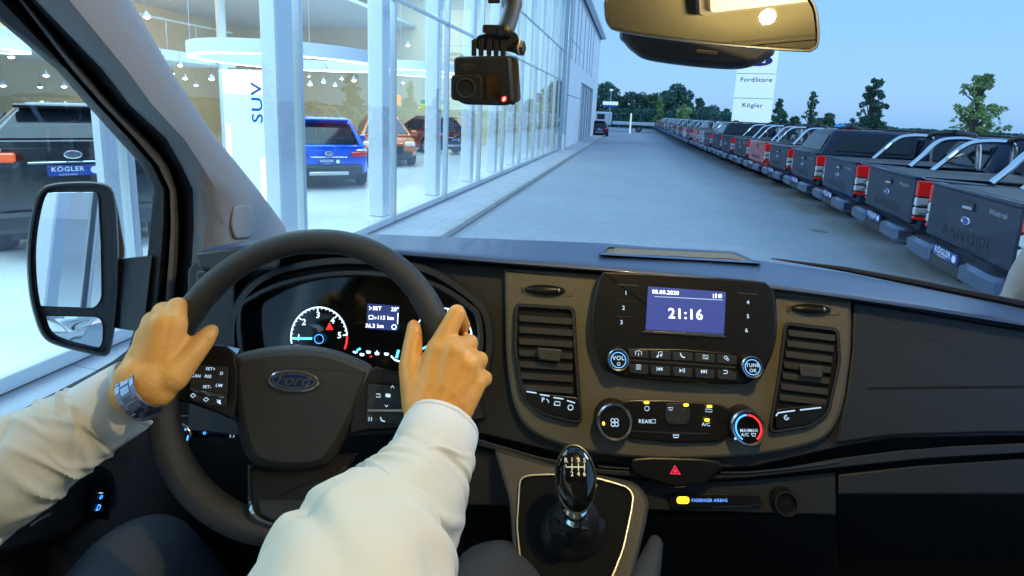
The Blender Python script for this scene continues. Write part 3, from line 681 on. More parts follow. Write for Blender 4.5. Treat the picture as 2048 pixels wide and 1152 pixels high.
def mk(px, py, d, wpx, kind, leaf, label, n=2600, seed=1, name='tree', ls=.35):
    x = tpos(px, d); wd = abs(tpos(px+wpx/2, d)-tpos(px-wpx/2, d)); tree(name, label, 'tree', x, d, hz(px, py, d), wd, kind, leaf, n, seed, G, ls)
mk(1203, 168, 96, 70, 'round', L_DK, 'dark round tree right beside the end of the building', 3600, 2)
mk(1235, 192, 100, 50, 'round', L_MD, 'lower green tree behind the small blue sign', 2600, 3)
mk(1268, 184, 98, 56, 'round', L_DK, 'dark tree with a thin spike between the blue sign and the tall dome tree', 3000, 4)
mk(1305, 190, 100, 60, 'round', L_MD, 'broad mid green tree left of the tall dome tree', 3000, 5)
mk(1347, 173, 92, 72, 'round', L_DK, 'tallest dark dome shaped tree above the far end of the row', 5200, 6)
mk(1263, 198, 80, 20, 'cone', L_MD, 'slim pale green poplar at the far end of the road', 1200, 7)
mk(1318, 192, 82, 24, 'cone', L_LT, 'pale green slim tree before the tall dome tree', 1400, 8)
mk(1368, 206, 80, 34, 'round', L_LT, 'pale round bushy tree right of the tall dome tree', 1600, 9)
mk(1396, 198, 98, 34, 'round', L_DK, 'small dark tree on the right shoulder of the tall dome tree', 1600, 10)
mk(1425, 217, 110, 56, 'round', L_DK, 'low dark tree over the white canopy building', 1600, 11)
mk(1455, 219, 112, 40, 'round', L_DK, 'low dark tree beside the left edge of the pylon sign', 1300, 12)
mk(1556, 195, 48, 56, 'cone', L_CON, 'dark conifer directly right of the pylon sign', 2200, 13, ls=.22)
mk(1592, 236, 60, 40, 'round', L_MD, 'low bush like tree right of the yellow sign', 1200, 14, ls=.25)
mk(1622, 184, 44, 52, 'sapling', L_MD, 'thin sparse sapling with bare tips beside a round tree', 1300, 15, ls=.10)
mk(1652, 226, 50, 46, 'round', L_MD, 'small round tree just right of the thin sapling', 1900, 16, ls=.2)
mk(1738, 160, 34, 100, 'sapling', L_CON, 'tall dark pointed young tree above the canopy pickup', 2200, 17, ls=.11)
mk(1745, 205, 35, 92, 'cone', L_CON, 'dense dark cone shaped bush below the pointed young tree', 2600, 18, ls=.17)
mk(1950, 150, 24, 165, 'sapling', L_LT, 'large pale green young tree standing above the nearest pickups', 2600, 19, ls=.085)
mk(1940, 225, 25, 140, 'round', L_LT, 'rounded lower light green tree behind the large pale young tree', 1700, 20, ls=.09)
mk(2005, 262, 26, 44, 'cone', L_CON, 'small dark conifer at the frame edge above the nearest pickup', 1200, 21, ls=.13)
for i, (px, py, wp) in enumerate(((1700, 262, 90), (1800, 268, 70), (1870, 262, 90), (1990, 285, 120), (2110, 270, 120))):
    x = tpos(px, 70); wd = abs(tpos(px+wp/2, 70)-tpos(px-wp/2, 70)); tree('tree', ['low tree clump behind the round tree', 'low tree clump between the pointed and pale young trees', 'wide low dark tree clump left of the large pale tree', 'wide low tree clump right of the large pale tree', 'low tree clump beyond the frame edge'][i], 'tree', x, 70, hz(px, py, 70), wd, 'mass', L_DK, 1800, 30+i, G, .3)
hd = MB(); rg = random.Random(5); vs = []; fs = []
for _ in range(9000):
    o = np.array([rg.uniform(-5, 16), 88+rg.uniform(-1, 1), rg.uniform(0, 2.9+.5*math.sin(_))]); s = .3; u = np.array([rg.gauss(0, 1) for _ in range(3)]); u /= np.linalg.norm(u); v = np.cross(u, [rg.gauss(0, 1) for _ in range(3)]); v /= np.linalg.norm(v)
    b = len(vs); vs += [o-u*s, o+v*s*.6, o+u*s, o-v*s*.6]; fs.append((b, b+1, b+2, b+3))
hd.add(vs, fs, L_DK, False); o = hd.build('hedge', normals=False); tag(o, 'dark green hedge closing the far end of the road', 'hedge')
fw = MB(); vs = []; fs = []
for _ in range(16000):
    X = rg.uniform(-60, 160); h = (4.5 if X < 12 else 1.2)+.8*math.sin(X*.13)+.5*math.sin(X*.41+2); o = np.array([X, 150+rg.uniform(-6, 6), rg.uniform(0, 1)**.6*h]); s = .8; u = np.array([rg.gauss(0, 1) for _ in range(3)]); u /= np.linalg.norm(u); v = np.cross(u, [rg.gauss(0, 1) for _ in range(3)]); v /= np.linalg.norm(v)
    b = len(vs); vs += [o-u*s, o+v*s*.6, o+u*s, o-v*s*.6]; fs.append((b, b+1, b+2, b+3))
fw.add(vs, fs, L_DK, False); tag(fw.build('distant_woods', normals=False), kind='stuff')
# small roadside things
M_POLE = mat('galvanised_pole', (.55, .6, .64), .4, .7)
t = thing('street_sign', 'small blue and white sign on a pole with a lamp before the far trees', 'sign', (tpos(1219, 62), 62, 0))
mb = MB(); mb.tube([(0, 0, 0), (0, 0, hz(1219, 182, 62))], .05, M_POLE, 8); mb.build('pole', t)
mb = MB(); mb.bbox((-.95, -.12, hz(1219, 210, 62)), (.95, -.06, hz(1219, 203, 62)), M_SIGNW, .02); mb.bbox((-.85, -.11, hz(1219, 214, 62)), (.85, -.055, hz(1219, 210.3, 62)), mat('sign_blue', (.03, .12, .6), .5), .02); mb.build('sign_panel', t)
mb = MB(); mb.ell((0, 0, hz(1219, 180, 62)), (.22, 0, 0), (0, .22, 0), (0, 0, .14), M_SIGNW); mb.build('lamp_head', t)
t = thing('canopy_building', 'low flat roofed white building between the trees and the pylon sign', 'building', (tpos(1427, 95), 95, 0))
mb = MB(); mb.bbox((-4.2, 0, hz(1427, 240, 95)), (4.6, 5, hz(1427, 231, 95)), P_WHT, .05); mb.build('roof', t); mb = MB(); mb.box((-3.8, .4, 0), (4.2, 4.6, hz(1427, 240, 95)-.005), M_WHITE); mb.build('wall', t)
t = thing('yellow_sign', 'yellow box sign showing above the pickup roofs right of the pylon', 'sign', (tpos(1565, 58), 58, 0))
mb = MB(); mb.bbox((-.8, -.1, hz(1565, 254, 58)), (.85, .1, hz(1565, 246, 58)), mat('sign_yellow', (.85, .60, .02), .5, emit=(1, .75, .05), es=.25), .03); mb.build('sign_panel', t); mb = MB(); mb.tube([(0, 0, 0), (0, 0, hz(1565, 254, 58))], .06, M_POLE, 8); mb.build('pole', t)
t = thing('blue_sign', 'small bright blue sign with a white lamp beside it far behind the row', 'sign', (tpos(1683, 66), 66, 0))
mb = MB(); mb.bbox((-.55, -.1, hz(1683, 257, 66)), (.55, .1, hz(1683, 249, 66)), mat('sign_bright_blue', (.02, .30, .85), .5, emit=(.02, .35, 1), es=.4), .03); mb.build('sign_panel', t); mb = MB(); mb.tube([(0, 0, 0), (0, 0, hz(1683, 257, 66))], .05, M_POLE, 8); mb.build('pole', t)
mb = MB(); mb.ell((-.85, 0, hz(1683, 251, 66)), (.18, 0, 0), (0, .18, 0), (0, 0, .2), glow('street_lamp_glow', (.9, .97, 1), 3)); mb.build('lamp_head', t)
mb = MB(); mb.tube([(0, 0, 0), (0, 0, 2.4)], .10, M_SIGNW, 10); o = mb.build('bollard'); o.location = (tpos(1262, 60), 60, 0); tag(o, 'white post standing alone before the hedge at the road end', 'post')
t = thing('floor_drain', 'dark drain cover set in the road beside the parked pickups', 'drain cover', (float(atw(1636, 462, 2, 0)[0]), float(atw(1636, 462, 2, 0)[1]), 0), .1)
mb = MB(); mb.box((-.14, -.11, .004), (.14, .11, .010), M_DRAIN); mb.build('frame', t); mb = MB(); [mb.box((-.12, -.10+.034*k, .0105), (.12, -.08+.034*k, .014), M_DRAIN) for k in range(6)]; mb.build('grate', t)
# ================================================================== THE VAN
V = thing('van', 'cab of a grey van seen from the driving seat, lit by its dome lamp', 'van', (0, 0, 0), YAW)
M_DASH = mat('dash_plastic_dark', (.036, .039, .044), .48, bump=.25, bscale=900)
M_DTOP = mat('dash_top_plastic', (.042, .078, .175), .42, spec=.8, coat=.1, bump=.35, bscale=700)  # blue sky light is put into the base colour of the plastic
M_DCEN = mat('dash_plastic_taupe', (.165, .15, .112), .50, bump=.25, bscale=900)
M_BLACK = mat('black_plastic', (.012, .012, .013), .35)
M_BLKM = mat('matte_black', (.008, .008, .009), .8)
M_GLOSS = mat('piano_black', (.006, .006, .007), .08, coat=.6)
M_VENT = mat('vent_slat_plastic', (.075, .070, .060), .45)
M_SILV = mat('satin_silver', (.50, .50, .50), .28, 1)
M_TRIM = mat('pillar_trim_grey', (.31, .30, .31), .65, bump=.3, bscale=600)
M_RUB = mat('door_rubber', (.012, .012, .015), .6)
M_LEATH = mat('wheel_leather', (.028, .029, .031), .42, bump=.5, bscale=1100)
M_PAD = mat('airbag_plastic', (.040, .040, .040), .5, bump=.4, bscale=1000)
M_HEAD = mat('headliner_cloth', (.20, .19, .145), .9, bump=.4, bscale=900)
G_W = glow('icon_white', (.55, .78, 1), 1.1); G_B = glow('icon_blue', (.05, .3, 1), 3.0); G_Y = glow('led_yellow', (1, .62, .02), 5)
G_R = glow('icon_red', (1, .02, .02), 3.2); G_C = glow('needle_cyan', (.08, .65, 1), 3.0); G_SC = glow('screen_blue', (.045, .075, .33), 1.0); G_SW = glow('screen_white', (.85, .92, 1), 3.0)
G_CYW = glow('gauge_white', (.6, .82, 1), 2.4); G_BL2 = glow('lcd_blue', (.02, .05, .20), 1.0); G_PK = glow('hazard_red', (1, .03, .08), 1.3); G_GR = glow('lever_lettering', (.95, .88, .6), .8)
def vp(name, mb, parent=V, **k): return mb.build(name, parent, **k)
D = Pl(dep(1370, 640, .80), (0, -.94, .34))

# ---- dashboard body
base = [(376, 540), (400, 512), (560, 500), (800, 520), (1008, 532), (1200, 545), (1547, 570), (1702, 594), (2060, 655), (2260, 690), (2260, 884), (2048, 872), (1783, 876), (1670, 896), (1500, 935), (1328, 940), (1182, 922), (1073, 895), (980, 872), (900, 858), (760, 870), (560, 880), (376, 860)]
dash = MB(); dash.plate(base, D, -.06, -.012, M_DASH, 3)
lip = [(402, 512), (430, 508), (480, 497), (640, 500), (800, 504), (1000, 520), (1200, 535), (1400, 553), (1550, 572), (1700, 592), (1850, 614), (2048, 646), (2260, 684)]
bk = [(404, 500), (430, 494), (480, 484), (640, 470), (740, 468), (1000, 478), (1200, 486), (1400, 502), (1550, 526), (1700, 548), (1850, 577), (2048, 618), (2260, 662)]
LIPH = .030
rows = []
for f, h, dy in ((0, -.05, 9), (0, LIPH-.006, 8), (0, LIPH, 5), (0, LIPH, -1)): rows.append([D(x, y+dy, h) for x, y in lip])
rows[3] = [D(x, y-1, LIPH-.001) for x, y in lip]; rows.append([D(x, y-4, LIPH-.004) for x, y in lip])
back = []
for (lx, ly), (bx, by) in zip(lip, bk):
    zt = D(lx, ly-4, LIPH-.004)[2]+.001
    r = ray(bx, by); t = (zt-EYE[2])/r[2]; t = min(t, 1.35); back.append(EYE+r*t)
rows.append([a*.85+b*.15 for a, b in zip(rows[4], back)]); rows.append([a*.5+b*.5 for a, b in zip(rows[4], back)]); rows.append(back)
rows.append([b+np.array([0, .05, -.10]) for b in back])
dash_o = vp('dashboard', dash)
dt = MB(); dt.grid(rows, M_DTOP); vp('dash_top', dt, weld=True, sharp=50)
# windscreen rubber strip seen on the passenger side
ru = MB(); ru.tube([b+np.array([0, .015, .004]) for b in back[8:]], [.001, .005, .007, .007, .007], M_RUB, 6); vp('windscreen_seal', ru)
# storage pocket on the dash top
_q = np.array([rows[i][j] for i in (4, 5, 6, 7) for j in (6, 7, 8)]); _c = _q.mean(0); _n = np.linalg.svd(_q-_c)[2][2]; _n = _n if _n[2] > 0 else -_n
TP = Pl(_c, _n)
pk = MB(); po = rnd([(1216, 490), (1468, 502), (1524, 527), (1196, 509)], 5, 3); pi = offset(po, 4)
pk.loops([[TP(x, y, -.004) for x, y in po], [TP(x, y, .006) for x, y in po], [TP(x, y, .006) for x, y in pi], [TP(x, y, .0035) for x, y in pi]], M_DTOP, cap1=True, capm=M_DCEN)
pk.loops([[TP(1222, 507, .0045), TP(1462, 517, .0045), TP(1500, 524, .0045)], [TP(1232, 493, .0055), TP(1464, 504, .0055), TP(1510, 522, .005)]], mat('tray_wall_taupe', (.20, .17, .13), .7), closed=False)
vp('storage_tray', pk)
# driver end of the dash top
nose = MB(); nose.plate(rnd([(388, 505), (470, 494), (560, 480), (560, 540), (400, 540)], 14), D, .0, .045, M_DASH, 6); nose.plate(rnd([(392, 542), (470, 535), (470, 700), (392, 700)], 10), D, -.02, .02, M_DASH, 4); vp('dash_end_cap', nose)

# passenger side panel, ledge and glovebox
pp_ = MB(); pp_.plate(rnd([(1706, 602), (2250, 694), (2250, 866), (1990, 866), (1783, 872), (1668, 888), (1690, 800), (1704, 700)], 6), D, -.01, -.002, M_DASH, 5)
pp_.stroke([(1735, 777), (1900, 775), (2250, 772)], 5, D, -.0015, M_BLKM); vp('passenger_panel', pp_)
up_ = [(936, 872), (1073, 912), (1200, 938), (1350, 950), (1500, 948), (1670, 918), (1790, 902), (1900, 893), (2048, 886), (2260, 882)]
lo_ = [(2260, 905), (2048, 906), (1900, 914), (1840, 918), (1670, 936), (1500, 955), (1350, 962), (1200, 948), (1073, 922), (936, 886)]
ld = MB(); ld.plate(up_+lo_, D, -.06, .004, M_DASH, 2); vp('dash_ledge', ld)
gb = MB(); gb.plate([(1676, 948), (1840, 930), (2048, 916), (2260, 916), (2260, 990), (1676, 990)], D, -.05, -.010, M_DASH, 5)
gb.loops([[D(x, 989, -.012) for x in (1676, 2260)], [D(x, 1100, -.16) for x in (1676, 2260)], [D(x, 1400, -.34) for x in (1676, 2260)]], M_BLKM, closed=False); vp('glovebox_lid', gb)  # underside coloured matte black, the shade is put into its colour
lw = MB(); lw.plate([(930, 890), (1073, 926), (1200, 952), (1350, 966), (1500, 960), (1672, 944), (1672, 1030), (930, 1010)], D, -.06, -.014, M_DASH, 3)
lw.loops([[D(x, 1029, -.016) for x in (930, 1672)], [D(x, 1140, -.16) for x in (930, 1676)], [D(x, 1500, -.34) for x in (930, 1676)]], M_BLKM, closed=False)  # lower return painted black for the shade beneath the dash
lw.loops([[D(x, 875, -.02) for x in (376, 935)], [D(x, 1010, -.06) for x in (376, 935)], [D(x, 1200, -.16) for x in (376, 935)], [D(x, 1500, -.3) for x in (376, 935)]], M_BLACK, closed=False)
vp('lower_dash', lw, sharp=20)
# silver trim lines
st = MB(); st.tube([D(x, y, .007) for x, y in smooth([(1196, 932), (1225, 935), (1258, 937)], 3, False)], .0014, M_SILV, 6); vp('silver_trim', st); st = MB(); st.tube([D(x, y, .007) for x, y in smooth([(1441, 945), (1500, 944), (1600, 934), (1680, 922)], 4, False)], .0014, M_SILV, 6); vp('silver_trim', st)
hp = MB(); hp.plate(rnd([(1262, 918), (1300, 914), (1400, 917), (1440, 922), (1446, 936), (1408, 970), (1350, 975), (1276, 952), (1262, 936)], 8), D, -.02, .016, M_BLACK, 4); ho = vp('hazard_pod', hp)
hz_ = MB(); tri = [(1350, 932), (1360, 948), (1341, 947)]; hz_.stroke(tri, 3.2, D, .0185, G_PK, True); hz_.plate([(1350, 937), (1355, 945), (1346, 945)], D, .0165, .0185, G_PK, .5); vp('hazard_button', hz_, ho)

# ---- taupe centre panel
cen = [(1009, 537), (1100, 541), (1190, 547), (1547, 576), (1702, 600), (1701, 700), (1687, 812), (1658, 876), (1600, 896), (1510, 912), (1328, 922), (1182, 908), (1073, 876), (1030, 832), (1011, 724)]
cm = MB(); cm.plate(rnd(cen, [4, 4, 4, 4, 4, 30, 40, 40, 40, 60, 60, 60, 50, 50, 60], 4), D, -.02, .006, M_DCEN, 7); vp('centre_panel', cm)
# ---- air vents
def vent(outer, slats, tab, lab):
    o_ = rnd(outer, 14, 4); mb = MB(); mb.plate(offset(o_, 3), D, .003, .0075, M_BLKM, 1); mb.ringp(o_, 9, D, .006, .018, M_DASH, .0078); v = vp('air_vent', mb)
    for (x0, y0, x1, y1) in slats:
        s = MB(); s.loops([[D(x0, y0, .0085), D(x1, y1, .0085)], [D(x0+1, y0-2, .016), D(x1-1, y1-2, .016)], [D(x0+2, y0+10, .0150), D(x1-2, y1+10, .0150)], [D(x0+2, y0+13, .009), D(x1-2, y1+13, .009)]], M_VENT, closed=False); s.build('slat', v)
    x, y, a = tab; s = MB(); s.plate(rnd([(x-24, y-14), (x+26, y-10), (x+22, y+15), (x-20, y+11)], 4), D, .014, .030, M_VENT, 3); s.stroke([(x-12, y-3), (x+8, y-1)], 2, D, .0305, M_DASH); s.build('vent_tab', v)
    return v
sl1 = [(1037, 632+23*k, 1147, 639+23*k) for k in range(7)]
sl2 = [(1576-k*3, 661+21.5*k, 1672-k*3, 672+21.5*k) for k in range(7)]
v1 = vent([(1029, 606), (1150, 613), (1156, 717), (1166, 848), (1140, 846), (1080, 830), (1042, 790), (1026, 700)], sl1, (1098, 709, 0), '')
v2 = vent([(1568, 643), (1679, 656), (1683, 724), (1660, 828), (1622, 856), (1545, 868), (1536, 858), (1556, 739)], sl2, (1622, 742, 0), '')
bp_ = MB(); bp_.plate(rnd([(1046, 783), (1158, 795), (1162, 838), (1140, 840), (1085, 824), (1056, 804)], 8), D, .009, .019, M_BLACK, 2); b1 = vp('button_row', bp_, v1)
def minis(parent, items):
    mb = MB()
    for it in items: mb.stroke(it[0], it[1], D, it[3] if len(it) > 3 else .0196, it[2])
    return mb.build('button_marks', parent)
mk_ = MB()
for a, b in (((1053, 783), (1073, 786)), ((1080, 789), (1099, 792)), ((1107, 795), (1127, 798)), ((1134, 801), (1150, 806))): mk_.stroke([a, b], 2.2, D, .0196, G_W)
mk_.ptext('P', 1086, 800, 9, D, .0196, G_W, .05, True); mk_.stroke(circ(1141, 815, 5), 1.6, D, .0196, G_W, True); mk_.stroke([(1108, 810), (1120, 811), (1120, 804), (1110, 803), (1108, 810)], 1.6, D, .0196, G_W); mk_.stroke([(1093, 798), (1097, 802), (1097, 806)], 1.5, D, .0196, G_W)
mk_.build('button_marks', V)
mk2 = MB(); bq = MB(); bq.plate(rnd([(1552, 818), (1655, 806), (1648, 832), (1615, 850), (1552, 860)], 8), D, .009, .019, M_BLACK, 2); bqo = vp('button_row', bq, v2)
mk2.stroke([(1552, 832), (1556, 826), (1568, 824), (1590, 821)], 2.4, D, .0196, G_W); mk2.stroke([(1600, 820), (1642, 815)], 2.4, D, .0196, G_W); mk2.stroke(circ(1573, 835, 4.5, n=14, a1=5), 1.5, D, .0196, G_W); mk2.ptext('A', 1573, 835, 5, D, .0196, G_W); mk2.build('button_marks', V)
# ---- cup holder pulls
for (cx, cy, a) in ((1093, 580, .05), (1624, 618, .05)):
    mb = MB(); mb.plate(rnd([(cx-52, cy-12), (cx+58, cy-9), (cx+56, cy+13), (cx-50, cy+9)], 7), D, .004, .0075, M_DCEN, 1); mb.plate(rnd([(cx-50, cy-6), (cx-38, cy-6), (cx-38, cy+5), (cx-50, cy+5)], 2), D, .007, .009, M_VENT, 1); c = vp('cup_holder', mb)
    o, u, v, n, sc = D.frame(cx-2, cy, .010, a); mb = MB(); mb.ell(o, u*sc*40, v*sc*10.5, n*.010, M_BLACK, 24, 10); mb.ell(D(cx+25, cy+1, .0195), u*sc*2.4, v*sc*5.5, n*.002, M_SILV, 10, 6); mb.build('handle', c)  # small silver oval is a highlight modelled onto the dark handle
# ---- radio
rad = [(1219, 543), (1365, 549), (1510, 561), (1540, 569), (1551, 592), (1552, 680), (1529, 739), (1500, 764), (1474, 769), (1365, 766), (1255, 756), (1222, 745), (1204, 735), (1183, 680), (1182, 629), (1193, 567), (1203, 547)]
R = MB(); R.plate(smooth(rad, 3), D, .004, .030, M_BLACK, 5); ro = vp('radio', R)
mb = MB(); mb.plate(rnd([(1296, 573), (1452, 584), (1448, 668), (1291, 659)], 3), D, .029, .032, G_SC, 1)
mb.ptext('08.08.2020', 1331, 585, 8, D, .0326, G_SW, .06, True); mb.ptext('21:16', 1371, 629, 21, D, .0326, G_SW, .05, True)
mb.stroke([(1309, 593), (1446, 600)], 1.2, D, .0326, G_W); mb.plate(circ(1440, 592, 4, n=12), D, .0322, .0328, G_SW, .3); mb.stroke([(1427, 588), (1427, 596)], 1.6, D, .0326, G_SW); mb.stroke([(1432, 596), (1432, 587)], 1.6, D, .0326, G_SW); vp('screen', mb, ro)
mb = MB(); mb.plate([(1293, 661), (1446, 669), (1455, 676), (1283, 665)], D, .030, .034, M_SILV, .6); vp('screen_ledge', mb, ro)
mb = MB()
for i, (x, y) in enumerate(((1252, 586), (1247, 616), (1243, 645), (1496, 605), (1496, 633), (1493, 661))):
    mb.ptext(str(i+1), x, y, 8.5, D, .0306, G_W, .05, True)
for a, b in (((1234, 569), (1277, 571)), ((1475, 586), (1514, 589))): mb.stroke([a, b], 1.8, D, .0306, M_SILV)
for a, b in (((1232, 600), (1274, 602)), ((1230, 632), (1270, 634))): mb.stroke([a, b], 1, D, .0304, M_VENT)
vp('preset_keys', mb, ro)
mb = MB(); mb.plate(rnd([(1258, 697), (1365, 698), (1460, 706), (1474, 718), (1472, 742), (1456, 757), (1365, 755), (1262, 746), (1256, 722)], 8), D, .028, .0335, M_BLACK, 2)
mb.stroke([(1258, 720), (1365, 727), (1472, 735)], 1.8, D, .0338, M_VENT); vp('key_strip', mb, ro)
for k in range(5):
    x = 1277+44.3*k; y = 706+3*k
    kb = MB(); kb.plate(rnd([(x-20, y-9), (x+20, y-6), (x+20, y+11), (x-20, y+8)], 3), D, .0335, .0355, M_DASH, 1); o = vp('button', kb, ro)
    kb = MB(); kb.plate(rnd([(x-20, y+22), (x+20, y+25), (x+18, y+43), (x-18, y+40)], 3), D, .0335, .0355, M_DASH, 1); o = vp('button', kb, ro)
mb = MB(); H_ = .0359
x, y = 1277, 706; mb.stroke([(x, y+6), (x, y)], 1.4, D, H_, G_W); mb.stroke(circ(x, y, 4, 5, 8, 3.6, 5.8), 1.1, D, H_, G_W); mb.stroke([(x-6, y-4), (x-6, y+4)], 1.1, D, H_, G_W); mb.stroke([(x+6, y-4), (x+6, y+4)], 1.1, D, H_, G_W)
x, y = 1320, 709; mb.stroke([(x-3, y+4), (x-3, y-5), (x+4, y-6), (x+4, y+2)], 1.3, D, H_, G_W); mb.plate(circ(x-5, y+4, 2.2, n=8), D, .0355, H_, G_W, .2); mb.plate(circ(x+2, y+2, 2.2, n=8), D, .0355, H_, G_W, .2)
x, y = 1365, 711; mb.stroke([(x-4, y-5), (x-3, y), (x, y+3), (x+5, y+4)], 2.2, D, H_, G_W)
x, y = 1411, 714; mb.stroke([(x-5, y-4), (x+5, y-3), (x+5, y+4), (x-5, y+3)], 1.2, D, H_, G_W, True); mb.stroke([(x-3, y-2), (x+3, y+3)], 1, D, H_, G_W)
x, y = 1453, 716; mb.stroke(circ(x-1.5, y-1, 3, n=10), 1.2, D, H_, G_W, True); mb.stroke(circ(x+2.5, y+3, 2, n=10), 1.1, D, H_, G_W, True)
x, y = 1277, 734; [mb.stroke([(x-5, y-4+4*q), (x+5, y-4+4*q)], 1.3, D, H_, G_W) for q in range(3)]
for x, y, s in ((1320, 738, -1), (1407, 743, 1)):
    for q in (-5, 0): mb.plate([(x+q+(5 if s < 0 else 0), y-4), (x+q+(5 if s < 0 else 0), y+4), (x+q+(0 if s < 0 else 5), y)], D, .0355, H_, G_W, .1)
    mb.stroke([(x+6*s, y-4), (x+6*s, y+4)], 1.3, D, H_, G_W)
x, y = 1364, 741; mb.plate([(x-5, y-4), (x-5, y+4), (x, y)], D, .0355, H_, G_W, .1); mb.stroke([(x+2, y-4), (x+2, y+4)], 1.3, D, H_, G_W); mb.stroke([(x+5, y-4), (x+5, y+4)], 1.3, D, H_, G_W)
x, y = 1451, 744; mb.stroke([(x-4, y-3), (x+3, y-3), (x+4, y), (x+3, y+3), (x-4, y+3)], 1.4, D, H_, G_W)
vp('key_symbols', mb, ro)
def dial(parent, cx, cy, rp, h0, hh, name, rimm=M_SILV, face=M_BLACK):
    o, u, v, n, sc = D.frame(cx, cy, h0); r = rp*sc
    mb = MB(); mb.lathe(o, n, [(r*1.06, 0), (r*1.0, hh*.3), (r*.97, hh*.9), (r*.90, hh), (r*.82, hh*.97), (r*.80, hh*.90), (.0005, hh*.90)], rimm, 40, [face, M_BLACK, rimm, rimm, rimm, face])
    return mb.build(name, parent), o+n*hh*.93, u, v, r
for nm, cx, cy, ax, ay in (('VOL', 1234, 717, 1234, 716), ('TUNE', 1497, 731, 1497, 730)):
    k, o, u, v, r = dial(ro, cx, cy, 22, .030, .016, 'knob')
    mb = MB(); n = D.n; c_ = [o+n*.0004+(u*math.cos(a)+v*math.sin(a))*r*.66 for a in np.linspace(0, 2*math.pi, 33)]; mb.tube(c_, r*.035, glow('knob_ring_blue', (.12, .42, 1), 2.0), 5, cap=False)
    mb.text(nm, o+n*.0008+v*r*.16, u, v, r*(.52 if nm == 'VOL' else .44), G_W, True)
    if nm == 'VOL': mb.tube([o+n*.0008-v*r*.32+(u*math.cos(a)+v*math.sin(a))*r*.13 for a in np.linspace(0, 2*math.pi, 13)], r*.03, G_W, 4)
    else: mb.text('OK', o+n*.0008-v*r*.30, u, v, r*.42, G_W, True)
    mb.build('knob_marks', ro)
# ---- climate controls
cl = MB(); cl.plate(rnd([(1240, 805), (1262, 799), (1345, 800), (1440, 808), (1470, 824), (1470, 860), (1440, 884), (1350, 886), (1262, 878), (1238, 860)], 12), D, .004, .016, M_BLACK, 3)
cl.stroke([(1262, 862), (1350, 866), (1418, 867)], 2, D, .0165, M_SILV); co = vp('climate_panel', cl)
mb = MB(); mb.plate(rnd([(1332, 806), (1379, 806), (1380, 838), (1374, 850), (1338, 850), (1330, 838)], 6), D, .015, .019, M_DASH, 2); vp('button', mb, co)
for x, y in ((1293, 805), (1372, 810), (1419, 813), (1414, 840)): mb = MB(); mb.plate(rnd([(x-5, y-2.5), (x+5, y-2.5), (x+5, y+2.5), (x-5, y+2.5)], 2), D, .016, .0196, G_Y, .3); vp('indicator_light', mb, co)
mb = MB()
mb.stroke(circ(1294, 817, 4.5, n=14), 1.2, D, .0166, G_W, True); mb.ptext('REAR', 1290, 843, 7.5, D, .0166, G_W, .03, True); mb.stroke([(1303, 839), (1311, 839), (1311, 846), (1303, 846)], 1.1, D, .0166, G_W, True)
mb.ptext('A/C', 1412, 849, 7, D, .0166, G_W, .03, True); mb.stroke([(1411, 818), (1424, 819), (1424, 824), (1411, 823)], 1.1, D, .0166, G_W, True)
mb.stroke([(1336, 815), (1346, 815), (1344, 820), (1339, 820)], 1.3, D, .0196, G_W, True); mb.stroke([(1346, 843), (1352, 846), (1360, 838), (1370, 834)], 2.2, D, .0196, M_SILV); mb.stroke([(1365, 817), (1370, 827), (1376, 822)], 2, D, .0196, M_SILV)
mb.stroke([(1346, 870), (1358, 870), (1356, 875), (1348, 875)], 1.8, D, .0166, G_W, True)
vp('panel_symbols', mb, co)
k, o, u, v, r = dial(V, 1225, 836, 36, .008, .026, 'climate_dial')
mb = MB()
for a in range(4): q = o+D.n*.0006+(u*math.cos(a*math.pi/2+.78)+v*math.sin(a*math.pi/2+.78))*r*.14; mb.tube([q+(u*math.cos(t)+v*math.sin(t))*r*.10 for t in np.linspace(0, 6.283, 11)], r*.022, G_W, 4)
mb.ell(o-u*r*.60-v*r*.06, u*r*.07, v*r*.10, D.n*.002, G_Y, 8, 5); mb.build('dial_marks', k)
k, o, u, v, r = dial(V, 1484, 847, 35, .008, .026, 'climate_dial', face=M_GLOSS)
mb = MB(); mb.tube([o+D.n*.0006+(u*math.cos(t)+v*math.sin(t))*r*.70 for t in np.linspace(1.62, 4.1, 18)], r*.045, G_B, 5); mb.tube([o+D.n*.0006+(u*math.cos(t)+v*math.sin(t))*r*.70 for t in np.linspace(1.50, -.95, 18)], r*.045, G_R, 5)
mb.text('MAX', o+D.n*.0012-u*r*.24-v*r*.12, u, v, r*.22, G_W, True); mb.text('A/C', o+D.n*.0012-u*r*.24-v*r*.34, u, v, r*.24, G_W, True); mb.text('MAX', o+D.n*.0012+u*r*.24-v*r*.12, u, v, r*.22, G_W, True)
mb.tube([o+D.n*.001+u*r*(.24+x)+v*r*(-.33+y) for x, y in ((-.12, .06), (.12, .06), (.07, -.08), (-.07, -.08), (-.12, .06))], r*.02, G_W, 4)
mb.ell(o-u*r*.78-v*r*.55, u*r*.07, v*r*.07, D.n*.002, G_W, 8, 5); mb.build('dial_marks', k)
